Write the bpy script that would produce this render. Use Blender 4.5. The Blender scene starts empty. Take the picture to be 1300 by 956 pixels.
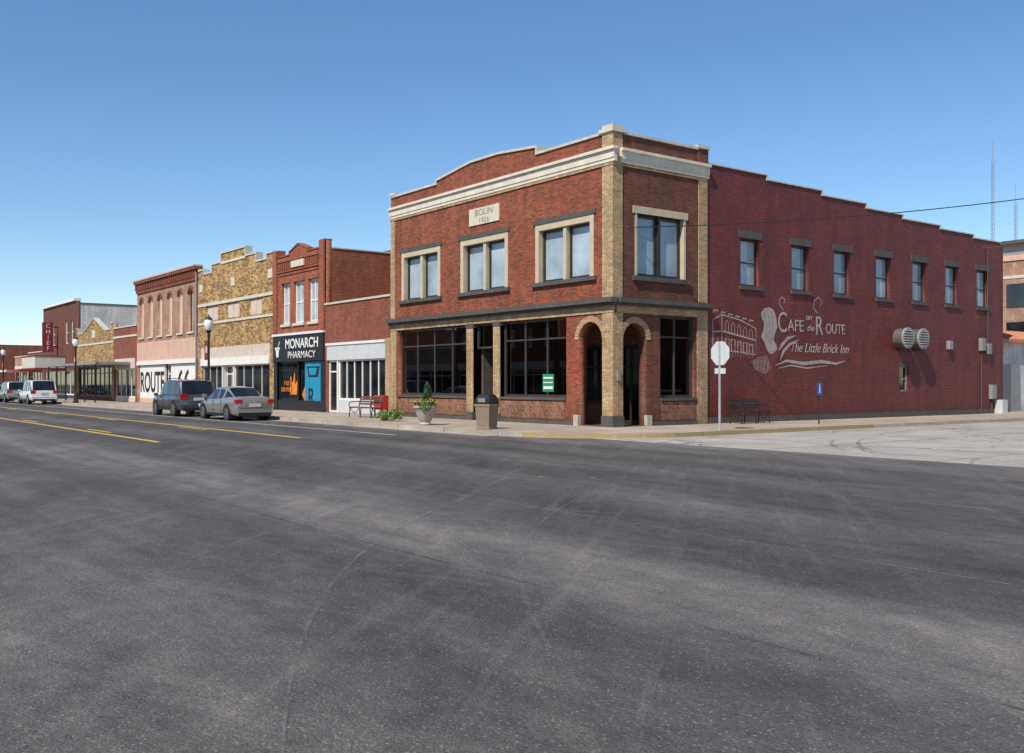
import bpy, bmesh, math, random
from mathutils import Vector, Matrix
random.seed(7)
S=bpy.context.scene
COL=S.collection
rad=math.radians

# ---------------------------------------------------------------- materials
def newmat(name):
    m=bpy.data.materials.new(name); m.use_nodes=True
    nt=m.node_tree; b=nt.nodes['Principled BSDF']
    return m,nt,b
def N(nt,t,**k):
    n=nt.nodes.new(t)
    for a,v in k.items(): setattr(n,a,v)
    return n
def L(nt,a,b): nt.links.new(a,b)
def math_(nt,op,a,b=None,clamp=False):
    n=N(nt,'ShaderNodeMath',operation=op); n.use_clamp=clamp
    for i,x in enumerate((a,b)):
        if x is None: continue
        if isinstance(x,(int,float)): n.inputs[i].default_value=x
        else: L(nt,x,n.inputs[i])
    return n.outputs[0]
def noise(nt,vec,scale,detail=4,rough=.6):
    n=N(nt,'ShaderNodeTexNoise'); n.inputs['Scale'].default_value=scale
    n.inputs['Detail'].default_value=detail; n.inputs['Roughness'].default_value=rough
    L(nt,vec,n.inputs['Vector']); return n.outputs['Fac']
def maprange(nt,v,a,b,c,d):
    n=N(nt,'ShaderNodeMapRange')
    for i,x in zip((1,2,3,4),(a,b,c,d)): n.inputs[i].default_value=x
    L(nt,v,n.inputs[0]); return n.outputs[0]
def mulcol(nt,col,fac):
    n=N(nt,'ShaderNodeVectorMath',operation='SCALE')
    if isinstance(col,tuple): n.inputs[0].default_value=col[:3]
    else: L(nt,col,n.inputs[0])
    L(nt,fac,n.inputs['Scale']); return n.outputs[0]
def mixc(nt,f,a,b):
    n=N(nt,'ShaderNodeMix',data_type='RGBA')
    for i,x in ((6,a),(7,b)):
        if isinstance(x,tuple): n.inputs[i].default_value=(*x[:3],1)
        else: L(nt,x,n.inputs[i])
    if isinstance(f,(int,float)): n.inputs[0].default_value=f
    else: L(nt,f,n.inputs[0])
    return n.outputs[2]
def objc(nt): return N(nt,'ShaderNodeTexCoord').outputs['Object']
def mapping(nt,o,sc,rot=0):
    mp=N(nt,'ShaderNodeMapping'); mp.inputs['Scale'].default_value=sc; mp.inputs['Rotation'].default_value=(0,0,rot); L(nt,o,mp.inputs[0]); return mp.outputs[0]
def rotfirst(nt,o,rot,sc):
    return mapping(nt,mapping(nt,o,(1,1,1),rot),sc)
def bump(nt,b,h,strength,dist=.02):
    n=N(nt,'ShaderNodeBump'); n.inputs['Strength'].default_value=strength; n.inputs['Distance'].default_value=dist
    L(nt,h,n.inputs['Height']); L(nt,n.outputs[0],b.inputs['Normal'])

def plain(name,col,rough=.7,metal=0,var=.15,scale=2.5,bmp=0,coat=0,streak=False):
    m,nt,b=newmat(name); b.inputs['Roughness'].default_value=rough; b.inputs['Metallic'].default_value=metal
    b.inputs['Coat Weight'].default_value=coat; b.inputs['Coat Roughness'].default_value=.04
    if var>0:
        o=objc(nt); f=noise(nt,o,scale,6,.65)
        if streak:
            f=math_(nt,'ADD',math_(nt,'MULTIPLY',f,.5),math_(nt,'MULTIPLY',noise(nt,mapping(nt,o,(3,3,.35)),1.5,5),.5))
        c=mulcol(nt,col,maprange(nt,f,.25,.75,1-var,1+var)); L(nt,c,b.inputs['Base Color'])
        if bmp: bump(nt,b,noise(nt,o,scale*8,4),bmp)
    else: b.inputs['Base Color'].default_value=(*col,1)
    return m

def brick(name,c1,c2,mortar,bw=.215,bh=.072,ms=.011,var=.22,bmp=.35,diag=False,patch=None,rough=.85,ao=False):
    m,nt,b=newmat(name); b.inputs['Roughness'].default_value=rough
    o=objc(nt); s=N(nt,'ShaderNodeSeparateXYZ'); L(nt,o,s.inputs[0])
    u=math_(nt,'ADD',s.outputs[0],s.outputs[1]); cb=N(nt,'ShaderNodeCombineXYZ')
    L(nt,u,cb.inputs[0]); L(nt,s.outputs[2],cb.inputs[1]); v=cb.outputs[0]
    if diag: v=mapping(nt,v,(1,1,1),rad(45))
    t=N(nt,'ShaderNodeTexBrick'); L(nt,v,t.inputs['Vector'])
    t.inputs['Scale'].default_value=1; t.inputs['Brick Width'].default_value=bw; t.inputs['Row Height'].default_value=bh
    t.inputs['Mortar Size'].default_value=ms; t.inputs['Mortar Smooth'].default_value=.3; t.inputs['Bias'].default_value=0
    t.inputs['Color1'].default_value=(*c1,1); t.inputs['Color2'].default_value=(*c2,1); t.inputs['Mortar'].default_value=(*mortar,1)
    f=noise(nt,o,.9,6,.65); c=mulcol(nt,t.outputs['Color'],maprange(nt,f,.25,.75,1-var,1+var))
    f2=noise(nt,o,14,3); c=mulcol(nt,c,maprange(nt,f2,.3,.7,.74,1.26))
    f3=noise(nt,mapping(nt,o,(2.2,2.2,.25)),1.2,5); c=mulcol(nt,c,maprange(nt,f3,.35,.7,1.1,.76))
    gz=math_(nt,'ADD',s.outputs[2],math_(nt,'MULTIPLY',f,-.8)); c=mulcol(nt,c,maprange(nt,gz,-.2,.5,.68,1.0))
    if patch:
        f4=noise(nt,o,patch[1],5,.7); k=maprange(nt,f4,patch[2],patch[2]+.08,0,patch[3]); c=mixc(nt,k,c,patch[0])
    L(nt,c,b.inputs['Base Color'])
    h=math_(nt,'SUBTRACT',1.0,t.outputs['Fac']); h=math_(nt,'ADD',h,math_(nt,'MULTIPLY',f2,.8))
    bump(nt,b,h,bmp,.02)
    return m

M={}
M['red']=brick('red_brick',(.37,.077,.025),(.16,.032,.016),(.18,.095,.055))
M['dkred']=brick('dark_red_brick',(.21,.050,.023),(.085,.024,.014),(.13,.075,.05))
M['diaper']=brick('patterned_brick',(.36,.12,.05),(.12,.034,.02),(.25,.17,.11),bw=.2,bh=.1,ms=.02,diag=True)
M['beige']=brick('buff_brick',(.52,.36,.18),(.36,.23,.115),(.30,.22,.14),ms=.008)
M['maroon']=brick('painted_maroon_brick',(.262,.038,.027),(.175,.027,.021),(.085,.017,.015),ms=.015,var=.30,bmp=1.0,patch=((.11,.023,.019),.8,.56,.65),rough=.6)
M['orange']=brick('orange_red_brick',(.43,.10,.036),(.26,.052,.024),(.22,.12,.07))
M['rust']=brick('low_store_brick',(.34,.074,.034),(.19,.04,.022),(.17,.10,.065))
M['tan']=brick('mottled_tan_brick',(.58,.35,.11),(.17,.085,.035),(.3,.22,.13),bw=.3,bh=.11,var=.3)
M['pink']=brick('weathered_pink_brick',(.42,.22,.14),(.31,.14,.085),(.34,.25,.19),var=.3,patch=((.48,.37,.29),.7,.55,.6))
M['white_brick']=brick('white_painted_brick',(.68,.67,.63),(.6,.59,.56),(.5,.5,.48),patch=((.3,.26,.23),.5,.6,.5))
M['stone']=plain('pale_stone',(.60,.54,.42),.8,var=.2,streak=True,bmp=.2)
M['white']=plain('white_paint',(.76,.73,.67),.55,var=.14,streak=True)
M['cream']=plain('cream_cornice_paint',(.68,.60,.48),.6,var=.25,streak=True)
M['coping']=plain('coping_metal',(.55,.50,.43),.5,var=.3,streak=True)
M['dkstone']=plain('dark_sandstone',(.085,.074,.066),.8,var=.3,scale=4,bmp=.3)
M['trim']=plain('beige_window_trim',(.54,.44,.30),.6,var=.15)
M['letter']=plain('carved_letter_shadow_paint',(.26,.22,.17),.8,var=.1)
M['brown']=plain('dark_brown_frame',(.03,.025,.022),.4,var=.1)
M['bronze']=plain('bronze_mullion',(.085,.075,.065),.35,metal=.4,var=.1)
M['black']=plain('black_paint',(.014,.014,.016),.45,var=.2)
M['pinkst']=plain('faded_pink_stucco',(.60,.38,.28),.85,var=.25,scale=1.2,streak=True)
M['board']=plain('painted_boards',(.60,.48,.40),.7,var=.2)
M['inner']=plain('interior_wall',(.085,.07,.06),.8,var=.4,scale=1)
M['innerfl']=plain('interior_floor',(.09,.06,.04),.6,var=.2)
M['roof']=plain('roof_membrane',(.12,.12,.12),.9,var=.2)
M['conc']=plain('cast_concrete',(.42,.38,.32),.85,var=.25,scale=5,bmp=.3)
M['agg']=plain('exposed_aggregate',(.26,.19,.135),.9,var=.6,scale=45,bmp=.5)
M['galv']=plain('galvanised_steel',(.66,.66,.66),.4,metal=.6,var=.2,scale=5)
M['grille']=plain('grey_vent_louvre',(.38,.37,.35),.5,var=.2)
M['ventdk']=plain('dark_vent_metal',(.10,.09,.085),.6,var=.3)  # dark grey metal for the drums and the discs behind the bars
M['grey']=plain('grey_metal_paint',(.24,.24,.235),.5,var=.2)
M['ltgrey']=plain('light_grey_paint',(.55,.56,.55),.5,var=.15)
M['terra']=plain('terracotta_tiles',(.48,.19,.10),.8,var=.3,scale=6)
M['wood']=plain('bench_wood',(.16,.065,.04),.6,var=.3,scale=9)
M['rubber']=plain('tyre_rubber',(.018,.018,.018),.85,var=.2)
M['rim']=plain('alloy_rim',(.5,.5,.52),.3,metal=.9,var=.1)
M['red_paint']=plain('red_paint',(.5,.03,.025),.4,var=.1)
M['dred_paint']=plain('faded_crimson_paint',(.22,.025,.035),.5,var=.25)
M['redl']=plain('tail_light_red',(.42,.01,.012),.15,var=0,coat=1)
M['headl']=plain('headlight_clear',(.6,.62,.64),.1,var=0,coat=1)
M['blue']=plain('sign_blue',(.015,.11,.42),.5,var=.1)
M['teal']=plain('mural_teal',(.01,.25,.42),.5,var=.15)
M['orangep']=plain('mural_orange',(.75,.22,.02),.5,var=.3,scale=3)
M['green']=plain('poster_green',(.02,.25,.11),.6,var=.1)
M['trunk']=plain('bark',(.10,.07,.05),.9,var=.3,scale=6,bmp=.5)
M['globe']=plain('milky_globe',(.8,.8,.76),.3,var=.05)
M['marq']=plain('marquee_cream',(.62,.58,.5),.5,var=.1)
M['asphroof']=plain('awning_metal',(.25,.25,.25),.6,var=.2)

def glassm(name,tint=(.38,.41,.41)):
    m,nt,b=newmat(name); nt.nodes.remove(b); out=nt.nodes['Material Output']
    t=N(nt,'ShaderNodeBsdfTransparent'); t.inputs[0].default_value=(*tint,1)
    g=N(nt,'ShaderNodeBsdfGlossy'); g.inputs['Roughness'].default_value=.01; g.inputs['Color'].default_value=(.9,.93,.95,1)
    fr=N(nt,'ShaderNodeFresnel'); fr.inputs[0].default_value=1.5
    f=math_(nt,'MULTIPLY',fr.outputs[0],2.0,True); o=objc(nt)
    bp=N(nt,'ShaderNodeBump'); bp.inputs['Strength'].default_value=.05; L(nt,noise(nt,o,.9,1),bp.inputs['Height']); L(nt,bp.outputs[0],g.inputs['Normal'])
    mx=N(nt,'ShaderNodeMixShader'); L(nt,f,mx.inputs[0]); L(nt,t.outputs[0],mx.inputs[1]); L(nt,g.outputs[0],mx.inputs[2]); L(nt,mx.outputs[0],out.inputs[0])
    return m
M['glass']=glassm('shop_glass')
def darkglass(name,base=(.012,.014,.016),ior=1.6):
    m,nt,b=newmat(name); b.inputs['Roughness'].default_value=.04; b.inputs['IOR'].default_value=ior
    o=objc(nt); f=noise(nt,o,.8,3); c=mulcol(nt,base,maprange(nt,f,.3,.7,.4,2.2)); L(nt,c,b.inputs['Base Color'])
    bp=N(nt,'ShaderNodeBump'); bp.inputs['Strength'].default_value=.04; L(nt,noise(nt,o,1.1,1),bp.inputs['Height']); L(nt,bp.outputs[0],b.inputs['Normal'])
    return m
M['dglass']=darkglass('dark_window_glass')
M['carglass']=darkglass('car_glass',(.01,.011,.012))
def blindm(name,col):
    m,nt,b=newmat(name); o=objc(nt); s=N(nt,'ShaderNodeSeparateXYZ'); L(nt,o,s.inputs[0])
    w=math_(nt,'SINE',math_(nt,'MULTIPLY',s.outputs[2],2*math.pi/.05))
    f=noise(nt,o,.7,3); k=math_(nt,'ADD',maprange(nt,w,-1,1,-.07,.07),maprange(nt,f,.3,.7,.65,1.25))
    L(nt,mulcol(nt,col,k),b.inputs['Base Color']); b.inputs['Roughness'].default_value=.6
    b.inputs['Coat Weight'].default_value=1; b.inputs['Coat Roughness'].default_value=.02; b.inputs['Coat IOR'].default_value=1.7
    return m
M['blind']=blindm('window_glass_with_blinds',(.36,.43,.47))
M['blind2']=blindm('window_glass_with_shades',(.26,.33,.37))

def wornpaint(name,col,lo,hi,maxa=1.0,scale=7,fa=.4):
    m,nt,b=newmat(name); b.inputs['Base Color'].default_value=(*col,1); b.inputs['Roughness'].default_value=.8
    out=nt.nodes['Material Output']; o=objc(nt)
    f=math_(nt,'ADD',math_(nt,'MULTIPLY',noise(nt,o,scale,6,.7),1-fa),math_(nt,'MULTIPLY',noise(nt,o,90,2),fa))
    a=maprange(nt,f,lo,hi,0,maxa); t=N(nt,'ShaderNodeBsdfTransparent'); mx=N(nt,'ShaderNodeMixShader')
    L(nt,a,mx.inputs[0]); L(nt,t.outputs[0],mx.inputs[1]); L(nt,b.outputs[0],mx.inputs[2]); L(nt,mx.outputs[0],out.inputs[0]); return m
M['ylw']=wornpaint('yellow_road_paint',(.66,.42,.06),.32,.42)
M['sigy']=plain('signal_yellow',(.5,.33,.04),.5,var=.1)
M['kyel']=wornpaint('worn_yellow_kerb_paint',(.50,.36,.12),.42,.52,.75,5)
M['wht']=wornpaint('white_road_paint',(.62,.62,.60),.36,.48)
M['faint']=wornpaint('faint_worn_line',(.32,.30,.28),.42,.60,.5)
M['scuff']=wornpaint('light_scuff',(.27,.25,.235),.46,.66,.45,2.5,.45)
M['tar']=wornpaint('tar_line',(.05,.05,.05),.44,.60,.45,4)
M['seam']=wornpaint('asphalt_seam',(.02,.02,.02),.46,.60,.6,1.2)
M['mural']=wornpaint('faded_mural_white',(.50,.42,.39),.30,.50,.82,5,.5)
M['muralp']=wornpaint('faded_mural_pink_grey',(.32,.17,.15),.32,.54,.75,5,.5)

def asphalt():
    m,nt,b=newmat('asphalt'); b.inputs['Roughness'].default_value=.8
    o=objc(nt); s=N(nt,'ShaderNodeSeparateXYZ'); L(nt,o,s.inputs[0])
    big=noise(nt,mapping(nt,o,(.12,.6,1)),.9,5,.6)
    y=math_(nt,'ADD',s.outputs[1],math_(nt,'MULTIPLY',math_(nt,'SUBTRACT',big,.5),1.8))
    t=maprange(nt,y,-27,-3,0,1)
    r=N(nt,'ShaderNodeValToRGB'); L(nt,t,r.inputs[0]); cr=r.color_ramp; cr.elements[0].position=0; cr.elements[0].color=(.62,)*3+(1,)
    cr.elements[1].position=1; cr.elements[1].color=(.85,)*3+(1,)
    for p,v in ((.2,.70),(.30,.60),(.36,.46),(.40,.92),(.44,.96),(.47,.52),(.52,.42),(.56,.48),(.6,.68),(.64,.40),(.69,.44),(.73,.66),(.78,.38),(.82,.56),(.86,.46),(.91,.80)):
        e=cr.elements.new(p); e.color=(v,v,v,1)
    bw=N(nt,'ShaderNodeRGBToBW'); L(nt,r.outputs[0],bw.inputs[0])
    k=bw.outputs[0]
    k=math_(nt,'MULTIPLY',k,maprange(nt,noise(nt,rotfirst(nt,o,.45,(.35,1.3,1)),.55,7,.7),.3,.7,.60,1.46))
    k=math_(nt,'MULTIPLY',k,maprange(nt,noise(nt,mapping(nt,o,(.08,1.8,1)),1.1,6,.7),.35,.7,.80,1.28))
    k=math_(nt,'MULTIPLY',k,maprange(nt,noise(nt,o,3.2,6,.78),.3,.7,.74,1.26))
    sc=noise(nt,rotfirst(nt,o,.85,(.22,3.2,1)),.8,6,.72)
    k=math_(nt,'ADD',k,maprange(nt,sc,.54,.72,0,.34))
    sc2=noise(nt,rotfirst(nt,o,-.35,(.16,2.4,1)),.9,6,.72)
    k=math_(nt,'ADD',k,maprange(nt,sc2,.56,.74,0,.28))
    dk=noise(nt,mapping(nt,o,(.5,1.1,1)),1.7,5,.75); k=math_(nt,'MULTIPLY',k,maprange(nt,dk,.60,.70,1,.72))
    fine=noise(nt,o,85,3,.75); k=math_(nt,'MULTIPLY',k,maprange(nt,fine,.35,.65,.42,1.58))
    f2=noise(nt,o,28,3,.7); k=math_(nt,'MULTIPLY',k,maprange(nt,f2,.35,.65,.78,1.22))
    vo=N(nt,'ShaderNodeTexVoronoi'); vo.inputs['Scale'].default_value=48; L(nt,o,vo.inputs['Vector'])
    sp=N(nt,'ShaderNodeSeparateColor'); L(nt,vo.outputs['Color'],sp.inputs[0])
    st=math_(nt,'MULTIPLY',math_(nt,'GREATER_THAN',sp.outputs[0],.88),math_(nt,'LESS_THAN',vo.outputs['Distance'],.36))
    k=math_(nt,'ADD',k,math_(nt,'MULTIPLY',st,.9))
    L(nt,mulcol(nt,(.145,.129,.117),k),b.inputs['Base Color'])
    bump(nt,b,math_(nt,'ADD',fine,vo.outputs['Distance']),.8,.008)
    return m
M['asph']=asphalt()
def concrete(name,col,jw,jh,ms,crack=False):
    m,nt,b=newmat(name); b.inputs['Roughness'].default_value=.85
    o=objc(nt); t=N(nt,'ShaderNodeTexBrick'); t.offset=0; L(nt,o,t.inputs['Vector']); t.inputs['Scale'].default_value=1
    t.inputs['Brick Width'].default_value=jw; t.inputs['Row Height'].default_value=jh; t.inputs['Mortar Size'].default_value=ms
    c2=tuple(x*.86 for x in col); t.inputs['Color1'].default_value=(*col,1); t.inputs['Color2'].default_value=(*c2,1); t.inputs['Mortar'].default_value=(*[x*.35 for x in col],1)
    k=maprange(nt,noise(nt,o,.5,7,.7),.3,.7,.72,1.2); k=math_(nt,'MULTIPLY',k,maprange(nt,noise(nt,o,9,5,.7),.3,.7,.85,1.12))
    k=math_(nt,'MULTIPLY',k,maprange(nt,noise(nt,o,70,2),.35,.65,.85,1.15))
    if crack:
        vd=N(nt,'ShaderNodeTexVoronoi'); vd.feature='DISTANCE_TO_EDGE'; vd.inputs['Scale'].default_value=.33
        wv=N(nt,'ShaderNodeVectorMath',operation='ADD'); n2=N(nt,'ShaderNodeTexNoise'); n2.inputs['Scale'].default_value=1.2; n2.inputs['Detail'].default_value=5; L(nt,o,n2.inputs['Vector'])
        L(nt,o,wv.inputs[0]); L(nt,n2.outputs['Color'],wv.inputs[1]); L(nt,wv.outputs[0],vd.inputs['Vector'])
        k=math_(nt,'MULTIPLY',k,maprange(nt,vd.outputs['Distance'],.004,.012,.45,1))
    L(nt,mulcol(nt,t.outputs['Color'],k),b.inputs['Base Color']); bump(nt,b,noise(nt,o,60,3),.25,.005); return m
M['sidewalk']=concrete('sidewalk_concrete',(.43,.35,.27),1.6,1.6,.02)
M['street_conc']=concrete('street_concrete',(.41,.37,.32),4.5,4.5,.03,True)
M['kerb']=concrete('kerb_concrete',(.42,.37,.30),3.0,50,.02)
M['dirt']=plain('dry_grass',(.10,.11,.05),.95,var=.4,scale=.5)
def leafm(name,c1,c2):
    m,nt,b=newmat(name); g=N(nt,'ShaderNodeNewGeometry'); o=objc(nt)
    f=math_(nt,'ADD',math_(nt,'MULTIPLY',g.outputs['Random Per Island'],.5),math_(nt,'MULTIPLY',noise(nt,o,1.2,3),.5))
    L(nt,mixc(nt,maprange(nt,f,.3,.7,0,1),c1,c2),b.inputs['Base Color']); b.inputs['Roughness'].default_value=.6; return m
M['leaf']=leafm('foliage',(.018,.042,.012),(.065,.11,.03))
M['leafd']=leafm('evergreen_foliage',(.014,.04,.016),(.05,.10,.035))
M['leafy']=leafm('yellow_green_foliage',(.06,.12,.02),(.20,.28,.04))
M['flower']=leafm('flower_petals',(.55,.03,.06),(.7,.45,.06))
def paint(name,col,metal=.5):
    m,nt,b=newmat(name); b.inputs['Metallic'].default_value=metal
    o=objc(nt); L(nt,mulcol(nt,col,maprange(nt,noise(nt,o,3,5),.3,.7,.88,1.08)),b.inputs['Base Color'])
    b.inputs['Roughness'].default_value=.38; b.inputs['Coat Weight'].default_value=1; b.inputs['Coat Roughness'].default_value=.05; return m

# ---------------------------------------------------------------- geometry helpers
def empty(name,loc=(0,0,0),rotz=0,world=False):
    e=bpy.data.objects.new(name,None); COL.objects.link(e); e.location=loc; e.rotation_euler=(0,0,rotz); e.empty_display_size=.3
    e['w']=1 if world else 0; return e
def attach(ob,par):
    if par is None: return
    ob.parent=par
    if par['w']: ob.matrix_parent_inverse=Matrix.Translation(-Vector(par.location))
def mkobj(name,me,mat,par=None):
    ob=bpy.data.objects.new(name,me); COL.objects.link(ob)
    if mat is not None: me.materials.append(mat)
    attach(ob,par); return ob
class G:
    def __init__(s): s.v=[]; s.f=[]
    def box(s,x0,x1,y0,y1,z0,z1):
        i=len(s.v); s.v+=[(x,y,z) for z in (z0,z1) for y in (y0,y1) for x in (x0,x1)]
        s.f+=[tuple(i+k for k in q) for q in ((0,2,3,1),(4,5,7,6),(0,1,5,4),(2,6,7,3),(0,4,6,2),(1,3,7,5))]
    def poly(s,pts):
        i=len(s.v); s.v+=[tuple(p) for p in pts]; s.f.append(tuple(range(i,i+len(pts))))
    def cyl(s,p0,p1,r0,r1=None,n=12,caps=True):
        r1=r0 if r1 is None else r1; p0=Vector(p0);p1=Vector(p1); d=(p1-p0).normalized()
        a=d.orthogonal().normalized(); b=d.cross(a); i=len(s.v)
        for p,r in ((p0,r0),(p1,r1)):
            for k in range(n):
                t=2*math.pi*k/n; s.v.append(tuple(p+a*r*math.cos(t)+b*r*math.sin(t)))
        for k in range(n): s.f.append((i+k,i+(k+1)%n,i+n+(k+1)%n,i+n+k))
        if caps: s.f.append(tuple(i+k for k in range(n))[::-1]); s.f.append(tuple(i+n+k for k in range(n)))
    def tube(s,pts,r,n=6):
        for a,b in zip(pts[:-1],pts[1:]): s.cyl(a,b,r,r,n,False)
    def lathe(s,prof,n=16,c=(0,0,0),sq=False):
        i=len(s.v)
        for r,z in prof:
            for k in range(n):
                t=2*math.pi*(k+.5)/n; s.v.append((c[0]+r*math.cos(t),c[1]+r*math.sin(t),c[2]+z))
        for j in range(len(prof)-1):
            for k in range(n): s.f.append((i+j*n+k,i+j*n+(k+1)%n,i+(j+1)*n+(k+1)%n,i+(j+1)*n+k))
        s.f.append(tuple(i+k for k in range(n))[::-1]); s.f.append(tuple(i+(len(prof)-1)*n+k for k in range(n)))
    def obj(s,name,mat,par=None,smooth=False,bevel=0):
        me=bpy.data.meshes.new(name); me.from_pydata(s.v,[],s.f); me.update()
        bm=bmesh.new(); bm.from_mesh(me); bmesh.ops.recalc_face_normals(bm,faces=bm.faces); bm.to_mesh(me); bm.free()
        ob=mkobj(name,me,mat,par)
        if smooth:
            for p in me.polygons: p.use_smooth=True
            try: me.set_sharp_from_angle(angle=rad(40))
            except Exception: pass
        if bevel:
            md=ob.modifiers.new('bevel','BEVEL'); md.width=bevel; md.segments=2; md.limit_method='ANGLE'
        return ob
class Pl:
    def __init__(s,k,c): s.k=k; s.c=c
    def p(s,u,z,w):
        if s.k=='F': return (u,s.c-w,z)
        if s.k=='B': return (u,s.c+w,z)
        return (s.c+w,u,z)
class Bld:
    def __init__(s,name,loc): s.e=empty(name,loc,world=True); s.parts={}
    def g(s,name,mat):
        return s.parts.setdefault((name,mat),G())
    def box(s,name,mat,pl,u0,u1,z0,z1,w0,w1):
        a=pl.p(u0,z0,w0); b=pl.p(u1,z1,w1)
        s.g(name,mat).box(min(a[0],b[0]),max(a[0],b[0]),min(a[1],b[1]),max(a[1],b[1]),z0,z1)
    def wbox(s,name,mat,*a): s.g(name,mat).box(*a)
    def prism(s,name,mat,pl,pts,w0,w1):
        g=s.g(name,mat); i=len(g.v); n=len(pts)
        g.v+=[pl.p(u,z,w0) for u,z in pts]+[pl.p(u,z,w1) for u,z in pts]
        g.f.append(tuple(range(i,i+n))); g.f.append(tuple(range(i+n,i+2*n))[::-1])
        for k in range(n): g.f.append((i+k,i+(k+1)%n,i+n+(k+1)%n,i+n+k))
    def strip(s,name,mat,pl,pts,h,w0,w1):
        for (a,za),(b,zb) in zip(pts[:-1],pts[1:]):
            if abs(a-b)<1e-4: s.box(name,mat,pl,a-.04,a+.04,min(za,zb)-.001,max(za,zb)+h-.002,w0+.003,w1-.003)
            else: s.prism(name,mat,pl,[(a,za),(b,zb),(b,zb+h),(a,za+h)],w0,w1)
    def wall(s,name,mat,pl,outline,holes,th):
        ob=polywall(name,pl,outline,holes,th,M[mat]); attach(ob,s.e); return ob
    def window(s,pl,u0,u1,z0,z1,rec=.14,fr=.07,nx=1,tz=(),fm='trim',pm='blind',mull=None):
        n='window_frames'
        for a,b,c,d in ((u0,u0+fr,z0,z1),(u1-fr,u1,z0,z1),(u0+fr,u1-fr,z0,z0+fr),(u0+fr,u1-fr,z1-fr,z1)):
            s.box(n,fm,pl,a,b,c,d,-rec-.06,-rec+.03)
        mm=mull or fr*.7
        for k in range(1,nx):
            c=u0+(u1-u0)*k/nx; s.box(n,fm,pl,c-mm/2,c+mm/2,z0+fr,z1-fr,-rec-.06,-rec+.025)
        for z in tz: s.box(n,fm,pl,u0+fr,u1-fr,z-mm/2,z+mm/2,-rec-.06,-rec+.02)
        s.box('window_panes',pm,pl,u0+fr*.5,u1-fr*.5,z0+fr*.5,z1-fr*.5,-rec-.035,-rec-.02)
    def finish(s):
        for (n,m),g in s.parts.items(): g.obj(n,M[m],s.e)
def polywall(name,pl,outline,holes,th,mat):
    cu=bpy.data.curves.new(name,'CURVE'); cu.dimensions='2D'; cu.fill_mode='BOTH'; cu.extrude=th/2
    for pts in [outline]+list(holes):
        sp=cu.splines.new('POLY'); sp.points.add(len(pts)-1); sp.use_cyclic_u=True
        for p,q in zip(sp.points,pts): p.co=(q[0],q[1],0,1)
    t=bpy.data.objects.new('tmp',cu); COL.objects.link(t); dg=bpy.context.evaluated_depsgraph_get()
    me=bpy.data.meshes.new_from_object(t.evaluated_get(dg)); bpy.data.objects.remove(t)
    for v in me.vertices: v.co=Vector(pl.p(v.co.x,v.co.y,v.co.z-th/2))
    bm=bmesh.new(); bm.from_mesh(me); bmesh.ops.remove_doubles(bm,verts=bm.verts,dist=1e-4); bmesh.ops.recalc_face_normals(bm,faces=bm.faces); bm.to_mesh(me); bm.free()
    me.materials.clear(); return mkobj(name,me,mat)
def rect(a,b,c,d): return [(a,c),(b,c),(b,d),(a,d)]
def arch(a,b,c,sp,n=12,rise=None):
    r=(b-a)/2; m=(a+b)/2; rise=rise or r
    return [(a,c),(b,c)]+[(m+r*math.cos(math.pi*k/n),sp+rise*math.sin(math.pi*k/n)) for k in range(n+1)]
def text(st,pl,u,z,size,mat,par,name='lettering',w=.02,align='CENTER',sx=1,shear=0,ext=.004,bold=0):
    cu=bpy.data.curves.new(name,'FONT'); cu.body=st; cu.size=size; cu.align_x=align; cu.extrude=ext; cu.shear=shear; cu.offset=bold
    t=bpy.data.objects.new('tmp',cu); COL.objects.link(t); dg=bpy.context.evaluated_depsgraph_get()
    me=bpy.data.meshes.new_from_object(t.evaluated_get(dg)); bpy.data.objects.remove(t)
    for v in me.vertices: v.co=Vector(pl.p(u+v.co.x*sx,z+v.co.y,w+v.co.z))
    me.materials.clear(); ob=mkobj(name,me,M[mat]); attach(ob,par); return ob
def stroke(g,pl,pts,wd,w=.012):
    pts=[Vector(p) for p in pts]; n=len(pts); Lp=[];Rp=[]
    for i,p in enumerate(pts):
        d=(pts[min(i+1,n-1)]-pts[max(i-1,0)]).normalized(); nn=Vector((-d.y,d.x)); ww=wd[i] if isinstance(wd,(list,tuple)) else wd
        Lp.append(p+nn*ww/2); Rp.append(p-nn*ww/2)
    for i in range(n-1):
        g.poly([pl.p(*Lp[i],w),pl.p(*Lp[i+1],w),pl.p(*Rp[i+1],w),pl.p(*Rp[i],w)])
def leaves(g,c,rv,n,size,shell=.35):
    for _ in range(n):
        while True:
            p=Vector((random.uniform(-1,1),random.uniform(-1,1),random.uniform(-1,1)))
            if shell<p.length<=1: break
        q=Vector((c[0]+p.x*rv[0],c[1]+p.y*rv[1],c[2]+p.z*rv[2])); s=size*random.uniform(.6,1.4)
        a=Vector((random.gauss(0,1),random.gauss(0,1),random.gauss(0,1))).normalized(); b=a.orthogonal().normalized()
        g.poly([q-a*s,q+b*s*.5,q+a*s,q-b*s*.5])

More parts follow.
